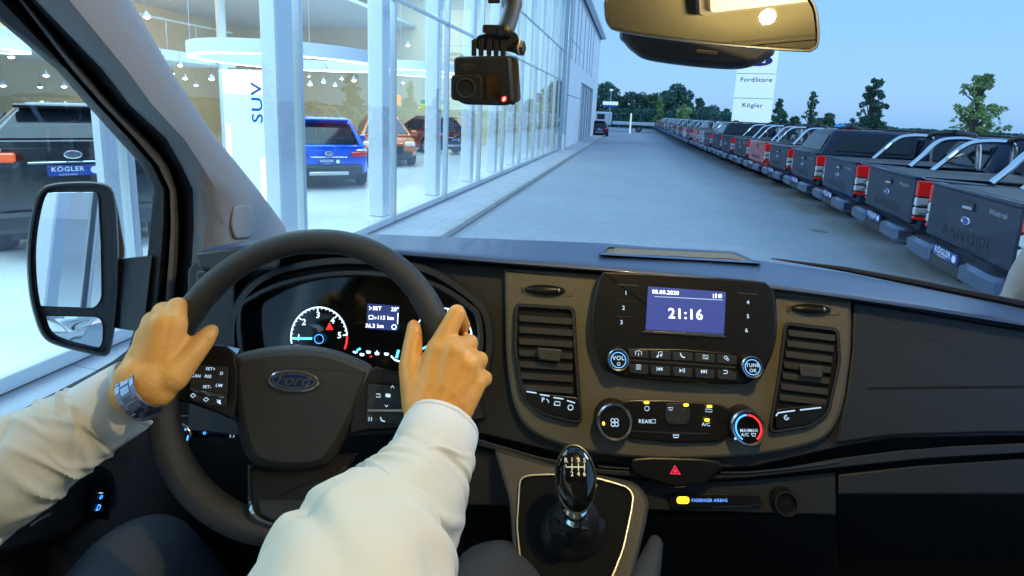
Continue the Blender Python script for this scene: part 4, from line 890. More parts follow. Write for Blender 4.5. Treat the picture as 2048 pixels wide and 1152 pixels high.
# ---- airbag lamp strip and socket
ab = MB(); ab.plate(rnd([(1340, 988), (1520, 990), (1524, 1012), (1340, 1016)], 4), D, -.02, -.008, M_BLACK, 1); abo = vp('airbag_lamp_strip', ab)
mb = MB(); mb.stroke(rnd([(1355, 995), (1377, 995), (1377, 1006), (1355, 1006)], 5, 4), 2.6, D, -.0072, G_Y, True); mb.ptext('OFF', 1366, 1000.5, 5.5, D, -.0072, G_Y, 0, True); mb.plate(rnd([(1354, 994), (1378, 994), (1378, 1007), (1354, 1007)], 5), D, -.0079, -.0076, glow('led_yellow_dim', (1, .6, .02), .9), .1)
mb.ptext('PASSENGER AIRBAG', 1419, 1001, 6, D, -.0072, glow('airbag_lettering_blue', (.15, .35, 1), 1.6), 0, True, .9); mb.stroke([(1425, 1014), (1500, 1012), (1518, 1009), (1521, 1013)], 2, D, -.0055, M_SILV); mb.build('lit_lettering', abo)
so_ = D.frame(1565, 1000, -.014); mb = MB(); r = 23*so_[4]; mb.lathe(so_[0], so_[3], [(r*1.15, 0), (r*1.1, .008), (r, .014), (r*.9, .014), (r*.82, .008), (.001, .008)], M_BLACK, 28, [M_BLACK, M_BLACK, M_SILV, M_BLACK, M_BLACK]); mb.text('12V', so_[0]+so_[3]*.009, so_[1], so_[2], r*.4, M_VENT); vp('power_socket', mb)

# ---- instrument cluster
clo = [(470, 620), (500, 588), (560, 560), (640, 543), (720, 538), (800, 545), (855, 556), (900, 575), (940, 602), (964, 628), (970, 692), (955, 752), (930, 800), (700, 800), (520, 780), (480, 730)]
ic = MB(); ic.plate(offset(smooth(clo, 3), 5), D, -.012, -.004, M_GLOSS, 1); ic.ringp(smooth(clo, 3), 16, D, -.012, .028, M_DASH, -.004)
ic.ringp([tuple(p) for p in smooth([(452, 640), (480, 580), (540, 535), (640, 512), (740, 510), (850, 525), (930, 570), (980, 620), (990, 700), (965, 800), (930, 850), (480, 850), (455, 740)], 3)], 26, D, -.014, .022, M_DASH, -.012)
io = vp('instrument_cluster', ic)
E_ = -.0025
def PC(cx, cy, r, a): return (cx+r*math.cos(a), cy-r*math.sin(a)*1.06)
mb = MB(); gx, gy, gr = 638, 674, 56
arc = [PC(gx, gy, gr, math.radians(a)) for a in np.linspace(193, 3, 40)]; mb.stroke(arc, 2.6, D, E_, G_CYW)
mb.stroke([PC(gx, gy, gr, math.radians(a)) for a in np.linspace(1, -24, 10)], 3.2, D, E_, G_R)
for i in range(5):
    a = math.radians(182-i*44.5); p0, p1 = PC(gx, gy, gr, a), PC(gx, gy, gr-8, a); mb.stroke([p0, p1], 2.2, D, E_, G_CYW); tp_ = PC(gx, gy, gr-15, a); mb.ptext(str(i+1), tp_[0], tp_[1], 12, D, E_, G_CYW, 0, True)
    if i < 4:
        for q in range(1, 5): a2 = a-math.radians(44.5*q/5); mb.stroke([PC(gx, gy, gr, a2), PC(gx, gy, gr-4, a2)], 1.2, D, E_, G_CYW)
mb.stroke([(586, 677), (624, 677)], 4, D, E_+.004, G_C); mb.stroke(circ(gx, gy+4, 9, n=20), 1.4, D, E_+.004, G_B, True)
mb.stroke([(659, 646), (665, 659), (653, 659)], 2.2, D, E_, G_R, True); mb.plate([(659, 649), (662, 657), (656, 657)], D, E_-.001, E_, G_R, .2); mb.stroke([(589, 691), (598, 691)], 2, D, E_, G_CYW)
vp('rev_counter', mb, io)
mb = MB(); gx, gy, gr = 886, 678, 58; mb.stroke([PC(gx, gy, gr, math.radians(a)) for a in np.linspace(200, -20, 50)], 2.6, D, E_, G_CYW)
for q in range(23): a = math.radians(200-q*10); mb.stroke([PC(gx, gy, gr, a), PC(gx, gy, gr-(9 if q % 2 == 0 else 5), a)], 1.6, D, E_, G_CYW)
mb.stroke([(870, 684), (840, 700)], 3.5, D, E_+.004, G_C); vp('speedometer', mb, io)
mb = MB(); mb.plate(rnd([(735, 607), (799, 612), (796, 662), (733, 657)], 3), D, -.006, E_-.0006, G_BL2, .6)
mb.ptext('SET', 754, 617, 7.5, D, E_, G_SW, .03, True); mb.ptext('28°', 790, 619, 7.5, D, E_, G_SW, .03, True); mb.ptext('115 km', 771, 636, 7.5, D, E_, G_SW, .03, True); mb.ptext('36.2 km', 749, 652, 7.5, D, E_, G_SW, .03, True)
mb.stroke([(738, 613), (743, 616), (738, 620)], 1.2, D, E_, G_SW); mb.stroke([(738, 631), (746, 631), (746, 638), (738, 638)], 1.3, D, E_, G_SW, True); mb.stroke([(749, 634), (753, 636), (749, 638)], 1.3, D, E_, G_SW); mb.stroke(circ(788, 654, 4.5, n=12), 1.3, D, E_, G_SW, True); mb.stroke([(796, 626), (795, 648)], 1.4, D, E_, G_SW)
vp('info_display', mb, io)
mb = MB()
mb.stroke([(712, 706), (715, 700), (721, 697)], 4, D, E_, G_C); mb.stroke([(706, 703), (712, 706)], 3, D, E_, G_CYW)
for x, y in ((724, 709), (737, 704), (754, 707), (773, 708)): mb.plate(rnd([(x-5, y-3), (x+5, y-2), (x+4, y+3), (x-4, y+3)], 2), D, E_-.001, E_, G_CYW, .3)
mb.stroke([(754, 701), (754, 705)], 2, D, E_, G_CYW); mb.plate(circ(742, 713, 1.8, n=8), D, E_-.001, E_, G_R, .2); mb.stroke([(782, 712), (790, 720), (799, 723)], 3.2, D, E_, G_CYW); mb.stroke([(797, 700), (793, 716)], 5, D, E_, G_C); vp('warning_lamps', mb, io)
# headlamp dial and small switches left of the column
hd_ = D.frame(370, 866, -.01); 
KN = Pl(dep(370, 866, .84), (0.1, -.94, .30))
mb = MB(); o, u, v, n, sc = KN.frame(366, 868, 0); r = 24*sc; mb.lathe(o, n, [(r*1.1, -.02), (r*1.05, .0), (r, .010), (r*.9, .012), (.001, .011)], M_BLACK, 28, [M_BLACK, M_BLACK, M_SILV, M_BLACK]); lso = vp('light_switch', mb)
mb = MB(); mb.tube([o+n*.013+(u*math.cos(t)+v*math.sin(t))*r*.8 for t in np.linspace(-1.3, .1, 10)], r*.06, G_B, 5); mb.ptext('o', 362, 856, 7, KN, .014, G_B, 0, True); mb.ptext('a', 371, 858, 7, KN, .014, G_B, 0, True); vp('switch_marks', mb, lso)
mb = MB(); mb.plate(rnd([(340, 830), (490, 830), (490, 900), (340, 900)], 8), KN, -.03, -.004, M_BLACK, 3); swo = vp('switch_panel', mb)
mb = MB(); mb.ptext('o', 409, 865, 9, KN, 0, G_B, 0, True); mb.ptext('o', 411, 881, 8, KN, 0, G_B, 0, True); mb.stroke(circ(464, 872, 4, n=10), 1.2, KN, 0, G_W, True); mb.stroke([(462, 861), (464, 858), (466, 861)], 1.2, KN, 0, G_W); mb.stroke([(462, 879), (464, 882), (466, 879)], 1.2, KN, 0, G_W); vp('switch_marks', mb, swo)

# ---- gear lever console
CP = Pl(D(1150, 905, .012), (0, -.55, .84))
cs = MB(); cs.plate(rnd([(985, 892), (1080, 922), (1200, 950), (1275, 965), (1300, 1000), (1292, 1050), (1272, 1130), (1250, 1230), (1040, 1230), (1026, 1100), (1018, 1000)], 20), CP, -.10, -.006, mat('console_side_plastic', (.075, .068, .055), .5, bump=.25, bscale=900), 8); cso = vp('gear_console', cs)
go = rnd([(1040, 958), (1056, 951), (1100, 949), (1196, 957), (1254, 974), (1267, 990), (1262, 1026), (1246, 1099), (1222, 1160), (1062, 1160), (1041, 1122), (1034, 1052)], 12)
mb = MB(); mb.plate(offset(go, 2), CP, -.008, -.003, mat('gear_plate_black', (.010, .010, .010), .8, spec=.15), 1); P_ = [CP(x, y, -.001) for x, y in go]; mb.tube(P_, .0019, mat('console_trim_silver', (.33, .34, .36), .38, 1), 6, closed=True); vp('gear_surround', mb, cso)
# gaiter
bs = [CP(x, y, -.002) for x, y in circ(1146, 1062, 66, 62, 28)]; topc = dep(1149, 1045, .655)
mb = MB(); L = []
for k in range(9):
    f = k/8; L.append([b*(1-f)+(topc+(b-np.mean(bs, axis=0))*.28)*f+np.array([0, 0, .012*math.sin(f*math.pi)*(1+.5*math.cos(i*math.pi/2+k))]) + (b-np.mean(bs, axis=0))*(.06*math.sin(k*2.2)) for i, b in enumerate(bs)])
mb.loops(L, mat('gaiter_leather', (.02, .02, .02), .4, bump=.5, bscale=500), cap1=True)
mb.build('gaiter', V)
KP = Pl(dep(1151, 956, .63), (.0, -.76, .65))
o, u, v, n, sc = KP.frame(1151, 956); 
mb = MB(); E1 = circ(0, 0, 41*sc, 60*sc, 36)
def kl(s, h): return [o+u*x*s+v*(-y)*s+n*h for x, y in E1]
mb.loops([kl(.55, -.030), kl(.85, -.020), kl(.98, -.006), kl(.96, .001)], M_GLOSS, cap0=True); mb.loops([kl(.93, .002), kl(.80, .0065), kl(.5, .010), kl(.1, .0115)], M_GLOSS, cap1=True); gk = vp('gear_lever', mb)
mb = MB(); mb.tube([o+u*x*.965+v*(-y)*.965+n*.002 for x, y in E1], .0016, M_CHROME, 6, closed=True); mb.build('chrome_ring', gk)
mb = MB(); KH = .0125
for st_, x, y in (('R', 1132, 921), ('1', 1144, 920), ('3', 1157, 920), ('5', 1169, 921), ('2', 1144, 948), ('4', 1157, 948), ('6', 1169, 948)): mb.ptext(st_, x, y, 8.5, KP, KH, G_GR, 0, True)
mb.stroke([(1132, 929), (1132, 934), (1169, 934)], 1.8, KP, KH, G_GR)
for x in (1144, 1157, 1169): mb.stroke([(x, 927), (x, 941)], 1.8, KP, KH, G_GR)
mb.build('shift_pattern', gk)
a_ = dep(1150, 1008, .645); b_ = dep(1149, 1052, .66); dd = b_-a_
mb = MB(); mb.lathe(a_, dd, [(.010, -.004), (.017, .004), (.0165, .012), (.012, .018), (.0155, .024), (.011, .03), (.008, .036)], M_CHROME, 20); mb.build('collar', gk)
mb = MB(); hb0 = dep(1312, 1085, .62); hb1 = dep(1270, 1230, .5); mb.tube([hb0, hb0*.7+hb1*.3, hb1], [.009, .013, .02], mat('handbrake_grip', (.045, .042, .036), .6), 12); vp('handbrake_lever', mb)

# ---- steering wheel
wc = dep(615, 752, .61); wn = np.array([.152, -.912, .38]); wn /= np.linalg.norm(wn)
W_ = Pl(wc, wn)
uu = np.cross((0, 0, 1.), wn); uu /= np.linalg.norm(uu); vv = np.cross(wn, uu)
RR = .1735
mb = MB(); NS = 120; L = []
for i in range(NS):
    a = 2*math.pi*i/NS; c = wc+(uu*math.cos(a)+vv*math.sin(a))*RR; rd = uu*math.cos(a)+vv*math.sin(a)
    r0 = .0178+.0014*math.exp(-((math.degrees(a) % 360-150)/14)**2)+.0014*math.exp(-((math.degrees(a) % 360-30)/14)**2)
    for s_ in (39, 148):
        if abs(math.degrees(a)-s_) < 1.6: r0 -= .0006
    L.append([c+(rd*math.cos(t)*.92+wn*math.sin(t)*1.08)*r0 for t in np.linspace(0, 2*math.pi, 21)[:-1]])
L.append(L[0]); mb.loops(L, M_LEATH); swh = vp('steering_wheel', mb)
pad = [(470, 712), (520, 697), (580, 690), (650, 695), (710, 714), (748, 738), (738, 775), (712, 840), (680, 900), (655, 930), (625, 942), (575, 944), (525, 936), (497, 918), (478, 870), (466, 800), (460, 740)]
mb = MB(); pe = smooth(pad, 4); sc = W_.frame(600, 800)[4]
mb.loops([[W_(x, y, -.07) for x, y in pe], [W_(x, y, -.030) for x, y in pe], [W_(x, y, -.022) for x, y in offset(pe, 3)], [W_(x, y, -.015) for x, y in offset(pe, 9)], [W_(x, y, -.011) for x, y in offset(pe, 20)]], M_PAD, cap1=True)
vp('airbag_cover', mb, swh)
mb = MB(); ev = circ(587, 762, 52, 23, 40, rot=.05); mb.plate(ev, W_, -.013, -.006, M_CHROME, 2.5); mb.plate(offset(ev, 6), W_, -.008, -.0055, mat('badge_dark_blue', (.01, .03, .13), .2, coat=.5), .6); mb.stroke(offset(ev, 9), 1.2, W_, -.0052, M_SILV, True); mb.ptext('Ford', 588, 761, 23, W_, -.005, M_CHROME, .05, True, 1.15, .35); vp('badge', mb, swh)
# spokes
mb = MB(); mb.plate(smooth([(318, 705), (400, 690), (470, 705), (470, 830), (440, 828), (378, 806), (330, 790)], 3), W_, -.035, -.012, M_BLACK, 5); vp('side_spoke', mb, swh); mb = MB(); mb.plate(smooth([(735, 740), (800, 745), (900, 735), (905, 800), (860, 850), (735, 862), (700, 860)], 3), W_, -.035, -.012, M_BLACK, 5); vp('side_spoke', mb, swh)
mb = MB(); mb.plate(rnd([(378, 728), (457, 734), (453, 814), (420, 812), (380, 800)], 7), W_, -.013, -.006, M_DASH, 2); vp('switch_pad', mb, swh); mb = MB(); mb.plate(rnd([(736, 768), (806, 772), (806, 850), (732, 846)], 6), W_, -.013, -.006, M_DASH, 2); vp('switch_pad', mb, swh)
mb = MB(); mb.tube([W_(x, y, -.004) for x, y in smooth([(381, 776), (410, 786), (452, 793)], 4, False)], .0020, M_SILV, 6); vp('silver_strip', mb, swh); mb = MB(); mb.plate(rnd([(735, 818), (806, 818), (806, 824), (735, 824)], 2), W_, -.006, -.003, M_SILV, 1); vp('silver_strip', mb, swh)
mb = MB(); h = -.0052
for s_, x, y in (('SET+', 421, 738), ('RES', 416, 753), ('SET-', 414, 774), ('CAN', 392, 752), ('LIM', 438, 771), ('D', 443, 747)): mb.ptext(s_, x, y, 6, W_, h, G_W, .06, True)
for x, y in ((386, 791), (412, 799)): mb.stroke([(x, y-4), (x+5, y), (x, y+4), (x-5, y)], 1.6, W_, h, G_W, True)
mb.plate([(433, 804), (441, 799), (441, 809)], W_, h-.001, h, G_W, .1); mb.stroke([(434, 799), (442, 808)], 1.4, W_, h, G_W)
mb.stroke([(752, 788), (760, 788), (761, 794), (752, 794)], 1.5, W_, h, G_W); mb.plate(rnd([(771, 787), (781, 788), (781, 795), (771, 794)], 2), W_, h-.001, h, G_W, .1); mb.stroke([(782, 776), (785, 771), (788, 776)], 1.5, W_, h, G_W); mb.stroke([(770, 810), (773, 814), (776, 810)], 1.5, W_, h, G_W)
mb.stroke([(738, 834), (738, 842)], 1.5, W_, h, G_W); mb.stroke([(743, 834), (743, 842)], 1.5, W_, h, G_W); mb.stroke([(761, 834), (763, 841), (770, 843)], 2.2, W_, h, G_W); vp('switch_symbols', mb, swh)
# lower spoke with chrome edge
def hh(y, o=0): return float(np.interp(y, [930, 1015], [-.036, .017]))+o
sp_ = rnd([(498, 930), (720, 905), (690, 945), (655, 975), (592, 1056), (548, 1054), (516, 1040), (503, 1018)], 8)
mb = MB(); mb.loops([[W_(x, y, hh(y, -.02)) for x, y in sp_], [W_(x, y, hh(y, -.003)) for x, y in sp_], [W_(x, y, hh(y)) for x, y in offset(sp_, 4)]], M_BLACK, cap0=True, cap1=True)
sq_ = rnd([(516, 1000), (628, 1000), (594, 1043), (548, 1042), (520, 1028)], 8); mb.loops([[W_(x, y, .017) for x, y in sq_], [W_(x, y, .021) for x, y in offset(sq_, 3)]], M_PAD, cap1=True); vp('lower_spoke', mb, swh)
mb = MB(); mb.tube([W_(x, y, hh(y, .002)) for x, y in smooth([(498, 932), (498, 975), (503, 1018), (516, 1036), (548, 1049), (588, 1050), (606, 1034), (655, 968), (692, 935)], 4, False)], .0021, M_CHROME, 6); mb.plate(rnd([(555, 1053), (594, 1052), (588, 1072), (562, 1070)], 4), W_, .0, .021, M_SILV, 2); vp('chrome_edge', mb, swh)
mb = MB(); mb.lathe(W_(600, 830, -.05), -wn, [(.04, 0), (.05, .03), (.05, .12), (.04, .16)], M_BLACK, 24); mb.tube([W_(470, 712, -.10), W_(440, 702, -.09), W_(395, 700, -.08)], [.012, .009, .007], M_SILV, 8); vp('steering_column', mb)

# ---- pillar, door frame bands
T = [ # y, window edge, strip left, strip right, trim start, glass edge
 (-220, -250, -150, -140, -120, 110), (-90, -140, -50, -40, -25, 195), (0, -46, 38, 50, 72, 262), (139, 118, 145, 163, 205, 342), (208, 178, 205, 222, 258, 386), (278, 241, 272, 294, 333, 434), (330, 288, 316, 336, 363, 477), (380, 312, 340, 352, 386, 517), (452, 307, 342, 357, 388, 570), (520, 300, 338, 355, 384, 588), (600, 292, 331, 348, 376, 592), (700, 262, 322, 340, 366, 596)]
def XP(x): return Pl((x, 0, 0), (1, 0, 0))
pa = MB(); rws = []
for y, A, B, C_, Dd, F_ in T:
    m1 = Dd+(F_-Dd)*.35; m2 = Dd+(F_-Dd)*.7
    rws.append([XP(-.735)(Dd, y), XP(-.700)(Dd+(F_-Dd)*.12, y), XP(-.672)(m1, y), XP(-.665)(m2, y), XP(-.675)(Dd+(F_-Dd)*.93, y), XP(-.70)(F_, y), XP(-.75)(F_-8, y)])
pa.grid(rws, M_TRIM); vp('windscreen_pillar', pa, weld=True, sharp=60)
pg = MB(); pg.plate(rnd([(466, 412), (500, 405), (512, 440), (505, 478), (468, 480), (460, 450)], 10), XP(-.668), -.01, .004, M_TRIM, 5); vp('pillar_grille', pg)
df = MB(); rws = []
for y, A, B, C_, Dd, F_ in T:
    rws.append([XP(-.83)(A-6, y), XP(-.80)(A, y), XP(-.775)(A+(B-A)*.55, y), XP(-.785)(B-2, y), XP(-.765)(B, y), XP(-.760)((B+C_)/2, y), XP(-.765)(C_, y), XP(-.79)(C_+3, y), XP(-.755)((C_+Dd)/2, y), XP(-.735)(Dd, y)])
M_STRIP = mat('door_frame_grey', (.20, .19, .19), .5)
df.grid(rws, M_RUB, [M_RUB, M_RUB, M_RUB, M_RUB, M_STRIP, M_STRIP, M_RUB, M_RUB, M_RUB]); dro = vp('door', df, weld=True, sharp=60)
sill = [(-420, 1020), (-10, 846), (107, 786), (180, 748), (226, 722), (252, 702), (262, 690)]
ds = MB()
M_DOORP = mat('door_panel_dark', (.016, .016, .017), .6)
ds.loops([[XP(-.86)(x, y) for x, y in sill], [XP(-.83)(x, y+2) for x, y in sill], [XP(-.80)(x+2, y+10) for x, y in sill], [XP(-.775)(x+8, y+26) for x, y in sill], [XP(-.775)(x+60, y+200) for x, y in sill], [XP(-.755)(x+90, y+700) for x, y in sill]], M_DOORP, closed=False)
ds.plate([(262, 690), (400, 690), (420, 1300), (330, 1300), (290, 800)], XP(-.775), -.02, .0, M_DOORP, 2); vp('door_panel', ds, dro)
ma_ = MB(); ma_.plate(rnd([(-300, 1040), (120, 900), (225, 940), (240, 1010), (150, 1060), (-300, 1200)], 20), XP(-.775), .0, .05, M_DOORP, 8)
ma_.plate(rnd([(180, 960), (222, 962), (218, 1040), (176, 1036)], 5), XP(-.72), .0, .006, M_BLACK, 2); ma_.ptext('o', 203, 993, 8, XP(-.712), 0, G_B, 0, True); ma_.stroke([(198, 986), (206, 986)], 1.2, XP(-.712), 0, G_W); ma_.ptext('D', 197, 1016, 8, XP(-.712), 0, G_B, 0, True); ma_.tube([XP(-.71)(x, y) for x, y in ((60, 1052), (80, 1038), (100, 1028))], .002, M_SILV, 6); vp('armrest', ma_, dro)
M_SG = glassmat('side_window_glass', (.93, .96, .97), .02, .35, .003)
sg = MB(); gp = [(318, 372), (240, 272), (118, 135), (-50, -10), (-250, -230), (-1500, -230), (-1500, 1400), (-420, 1030), (-10, 850), (107, 788), (226, 724), (264, 690), (300, 560)]; sg.add([XP(-.812)(x, y) for x, y in gp if x > -700]+[(-.812, -.75, 2.1+.42), (-.812, -.75, 2.1-.5)][:0], [tuple(range(len([1 for x, y in gp if x > -700])))], M_SG); vp('side_window', sg)
# ---- windscreen
M_WS = glassmat('windscreen_glass', (.955, .975, .985), .012, .22, .002)
XW = XP(-.70); bl = [XW(568, 455), XW(477, 330), XW(386, 208), XW(262, 0), XW(110, -220)]
brr = [p*np.array([-1, 1, 1])+np.array([.35, 0, 0]) for p in bl]
ws = MB(); rws = []
for a, b in zip(bl, brr): rws.append([a+(b-a)*f+np.array([0, .10*math.sin(f*math.pi), 0]) for f in np.linspace(0, 1, 11)])
ws.grid(rws, M_WS); vp('windscreen', ws, weld=True)
# passenger side pillar
pr_ = MB(); path = [dep(2150, 500, .92), dep(2088, 566, .98), dep(2040, 610, 1.03), dep(1990, 640, 1.05)]
pr_.tube(path, [.065, .055, .036, .02], M_TRIM, 14); top_ = brr[-1]; pr_.tube([dep(2150, 500, .92), (.95, .75, 2.35), (.9, .45, 2.5)], [.06, .06, .06], M_TRIM, 12); vp('windscreen_pillar', pr_)

# ---- door mirror
MPt = dep(150, 540, .98); dq = MPt-EYE; dq /= np.linalg.norm(dq)
rq = np.array([-.62, -1, -.10]); rq /= np.linalg.norm(rq); nm = rq-dq
MP = Pl(MPt, nm)
hs = [(100, 368), (150, 363), (205, 366), (228, 385), (236, 450), (238, 560), (232, 640), (222, 700), (206, 713), (170, 706), (110, 690), (84, 672), (70, 640), (58, 590), (53, 520), (57, 460), (68, 405), (80, 380)]
mb = MB(); he = smooth(hs, 3); mb.loops([[MP(x, y, -.09) for x, y in offset(he, 30)], [MP(x, y, -.06) for x, y in offset(he, 8)], [MP(x, y, -.01) for x, y in he], [MP(x, y, .004) for x, y in offset(he, 3)], [MP(x, y, .004) for x, y in offset(he, 8)], [MP(x, y, -.006) for x, y in offset(he, 9)]], mat('mirror_housing_black', (.02, .022, .028), .45, bump=.3, bscale=500), cap0=True, cap1=True); dm = vp('door_mirror', mb)
M_MIR = mat('mirror_silver', (.86, .88, .90), .01, 1)
mb = MB(); g1 = rnd([(82, 385), (196, 384), (201, 480), (203, 598), (190, 616), (74, 612), (64, 560), (66, 470)], 12); mb.plate(g1, MP, -.005, -.002, M_MIR, .6); vp('mirror_glass', mb, dm)
mb = MB(); g2 = rnd([(88, 632), (198, 634), (206, 650), (204, 690), (190, 699), (140, 690), (100, 672), (88, 652)], 12); 
# wide angle glass: gently domed
cx, cy = 150, 664; L = [[MP(cx+(x-cx)*s, cy+(y-cy)*s, -.003+.006*(1-s*s)) for x, y in g2] for s in (1, .85, .7, .5, .3, .1)]; mb.loops(L, M_MIR, cap1=True); vp('mirror_glass', mb, dm)
mb = MB(); A1 = [MP(222, 520, -.02), MP(222, 655, -.02), MP(222, 655, -.07), MP(222, 520, -.07)]; B1 = [XP(-.79)(304, 512), XP(-.79)(286, 662), XP(-.85)(280, 664), XP(-.85)(300, 510)]; mb.loops([A1, [a*.5+b*.5 for a, b in zip(A1, B1)], B1], MATS['mirror_housing_black'], cap0=True, cap1=True); vp('mirror_arm', mb, dm)
mb = MB(); mb.plate(smooth([(196, 368), (218, 374), (232, 400), (242, 450), (249, 514), (215, 518), (205, 440)], 3), MP, -.08, -.055, P_SIL, 3); vp('painted_cap', mb, dm)

# ---- rear view mirror
RPt = dep(1425, 50, .58); dq = RPt-EYE; dq /= np.linalg.norm(dq); rq = np.array([-.02, -.80, .60]); rq /= np.linalg.norm(rq); nr = rq-dq
RP = Pl(RPt, nr); nr = RP.n
ro_ = [(1213, -12), (1260, -34), (1420, -32), (1590, -18), (1628, 2), (1639, 50), (1638, 88), (1626, 101), (1600, 104), (1450, 93), (1330, 79), (1238, 64), (1216, 52), (1208, 25)]
mb = MB(); e = smooth(ro_, 4); M_MH = mat('mirror_surround_black', (.02, .02, .022), .3)
mb.loops([[RP(x, y, -.035) for x, y in offset(e, 14)], [RP(x, y, -.02) for x, y in offset(e, 2)], [RP(x, y, -.004) for x, y in e], [RP(x, y, .002) for x, y in offset(e, 2)], [RP(x, y, .002) for x, y in offset(e, 5)], [RP(x, y, -.001) for x, y in offset(e, 7)]], M_MH, cap0=True); rm = vp('rear_view_mirror', mb)
mb = MB(); mb.plate(offset(e, 7), RP, -.004, -.001, mat('mirror_tinted', (.38, .38, .35), .012, 1), .5); vp('mirror_glass', mb, rm)
mb = MB(); mb.tube([RP(1420, 10, -.03), dep(1430, -60, .64), dep(1440, -150, .66)], .011, M_MH, 10); vp('mirror_stalk', mb, rm)
pdp = smooth([(1240, 60), (1250, 88), (1268, 106), (1297, 121), (1380, 133), (1463, 139), (1504, 133), (1534, 118), (1550, 100), (1540, 40), (1500, -40), (1280, -60)], 4)
SP = Pl(dep(1400, 90, .72), (0, -.9, -.1)); mb = MB(); mb.loops([[SP(x, y, -.05) for x, y in pdp], [SP(x, y, -.005) for x, y in pdp], [SP(x, y, .004) for x, y in offset(pdp, 5)], [SP(x, y, .008) for x, y in offset(pdp, 14)]], mat('sensor_pod_plastic', (.05, .055, .065), .45), cap1=True); mb.plate(rnd([(1393, 99), (1435, 103), (1435, 110), (1393, 106)], 3), SP, .007, .012, mat('pod_latch', (.5, .42, .2), .3, .6), 1); vp('sensor_pod', mb)

# ---- headliner, bulkhead, far side, floor, seats
ZH = 2.1+.44
mb = MB(); mb.bbox((-.86, -1.0, ZH), (1.15, .62, ZH+.05), M_HEAD, .02); mb.bbox((-.86, .58, ZH-.03), (1.15, .66, ZH+.03), M_HEAD, .02)
for k in range(5): mb.tube([(-.8, -.85+.32*k, ZH+.004), (1.1, -.85+.32*k, ZH+.004)], .010, M_HEAD, 6)
vp('headliner', mb)
mb = MB(); mb.box((-.86, -1.06, .5), (1.15, -1.0, ZH), M_HEAD); vp('bulkhead', mb)
mb = MB(); mb.box((1.15, -1.0, .5), (1.2, 1.14, 1.60), M_DASH); mb.box((1.15, -1.0, 1.6), (1.2, -.35, ZH), M_HEAD); mb.box((-.86, -1.0, 1.5), (-.82, -.42, ZH), M_HEAD); mb.box((-.88, -1.0, .5), (-.84, .6, 1.2), M_DASH); vp('cab_side', mb)
mb = MB(); mb.box((-.86, -1.0, .48), (1.15, 1.3, .52), M_BLKM); mb.box((-.86, 1.1, .5), (1.15, 1.15, 1.68), M_BLKM); vp('cab_floor', mb)
M_SEAT = mat('seat_cloth', (.05, .052, .06), .9, bump=.5, bscale=700)
for sx, lb in ((-.30, 0), (.62, 1)):
    mb = MB(); mb.bbox((sx-.26, -.52, .95), (sx+.26, .08, 1.12), M_SEAT, .05); s = vp('seat', mb)
    mb = MB(); mb.bbox((sx-.26, -.66, 1.05), (sx+.26, -.50, 1.80), M_SEAT, .06); vp('backrest', mb, s)
    mb = MB(); mb.bbox((sx-.22, -.45, .53), (sx+.22, .02, .945), M_BLKM, .02); vp('seat_base', mb, s)
# dome lamp where the mirror shows it
d_ = ray(1535, -24); d_ = d_/np.linalg.norm(d_); p_ = RP(1535, -24); r_ = d_-2*np.dot(d_, nr)*nr; lp = p_+r_*((ZH-.02-p_[2])/r_[2])
print('dome lamp at', lp)
mb = MB(); mb.bbox((lp[0]-.13, lp[1]-.07, ZH-.018), (lp[0]+.13, lp[1]+.07, ZH-.002), M_TRIM, .008); dl = vp('dome_lamp', mb)
mb = MB(); mb.bbox((lp[0]-.10, lp[1]-.045, ZH-.030), (lp[0]+.10, lp[1]+.045, ZH-.019), glow('dome_lens', (1, .74, .30), 7), .006); vp('lens', mb, dl)
l = bpy.data.lights.new('dome_light', 'POINT'); l.shadow_soft_size = .013; l.energy = 14; l.color = (1, .74, .32)
o = bpy.data.objects.new('dome_light', l); COL.objects.link(o); o.parent = V; o.location = (lp[0], lp[1], ZH-.085)

# ================================================================== ACTION CAMERA on its windscreen mount
AC = thing('action_camera', 'small black action camera with a red light hanging from a windscreen mount', 'camera', (0, 0, 0), YAW)
AP = Pl(dep(970, 165, .50), (-.02, -.97, -.10)); n = AP.n
M_CB = mat('camera_body_black', (.012, .012, .013), .45, bump=.3, bscale=900); M_CB2 = mat('camera_side_rubber', (.04, .038, .03), .5)
fb = rnd([(907, 114), (1020, 112), (1026, 206), (1010, 211), (926, 209), (908, 198)], 9)
bo_, bu, bv, bn, bs_ = AP.frame(965, 160)
back_off = -bn*.026+bu*.006
mb = MB(); f0 = [AP(x, y, 0) for x, y in fb]
mb.loops([[p+back_off for p in f0], [p+back_off*.15 for p in [AP(x, y, 0) for x, y in offset(fb, -1)]], [AP(x, y, .0) for x, y in offset(fb, 1)], [AP(x, y, .0015) for x, y in offset(fb, 4)]], M_CB, cap0=True, cap1=True); mb.build('body', AC)
mb = MB(); sd = [(1027, 120), (1037, 124), (1036, 206), (1027, 208)]; L0 = [AP(1022, 118, -.001), AP(1024, 205, -.001)]; mb.plate(rnd([(1023, 115), (1034, 118), (1038, 130), (1036, 200), (1030, 209), (1022, 211)], 4), Pl(AP(1030, 160, -.006), n), -.018, .0, M_CB2, 1.5); mb.build('side_door', AC)
mb = MB(); mb.plate(rnd([(902, 151), (955, 148), (964, 156), (964, 198), (955, 204), (908, 201), (902, 196)], 7), AP, -.004, .008, M_CB, 2.5); o_, u_, v_, n_, s_ = AP.frame(932, 176, .008); mb.lathe(o_, n_, [(.0105, 0), (.0105, .0012), (.0092, .0014), (.0088, .0004), (.004, .0012), (.0003, .0014)], M_GLOSS, 28, [M_CB2, M_CB2, M_CB2, M_BLACK, M_BLACK]); mb.build('lens', AC)
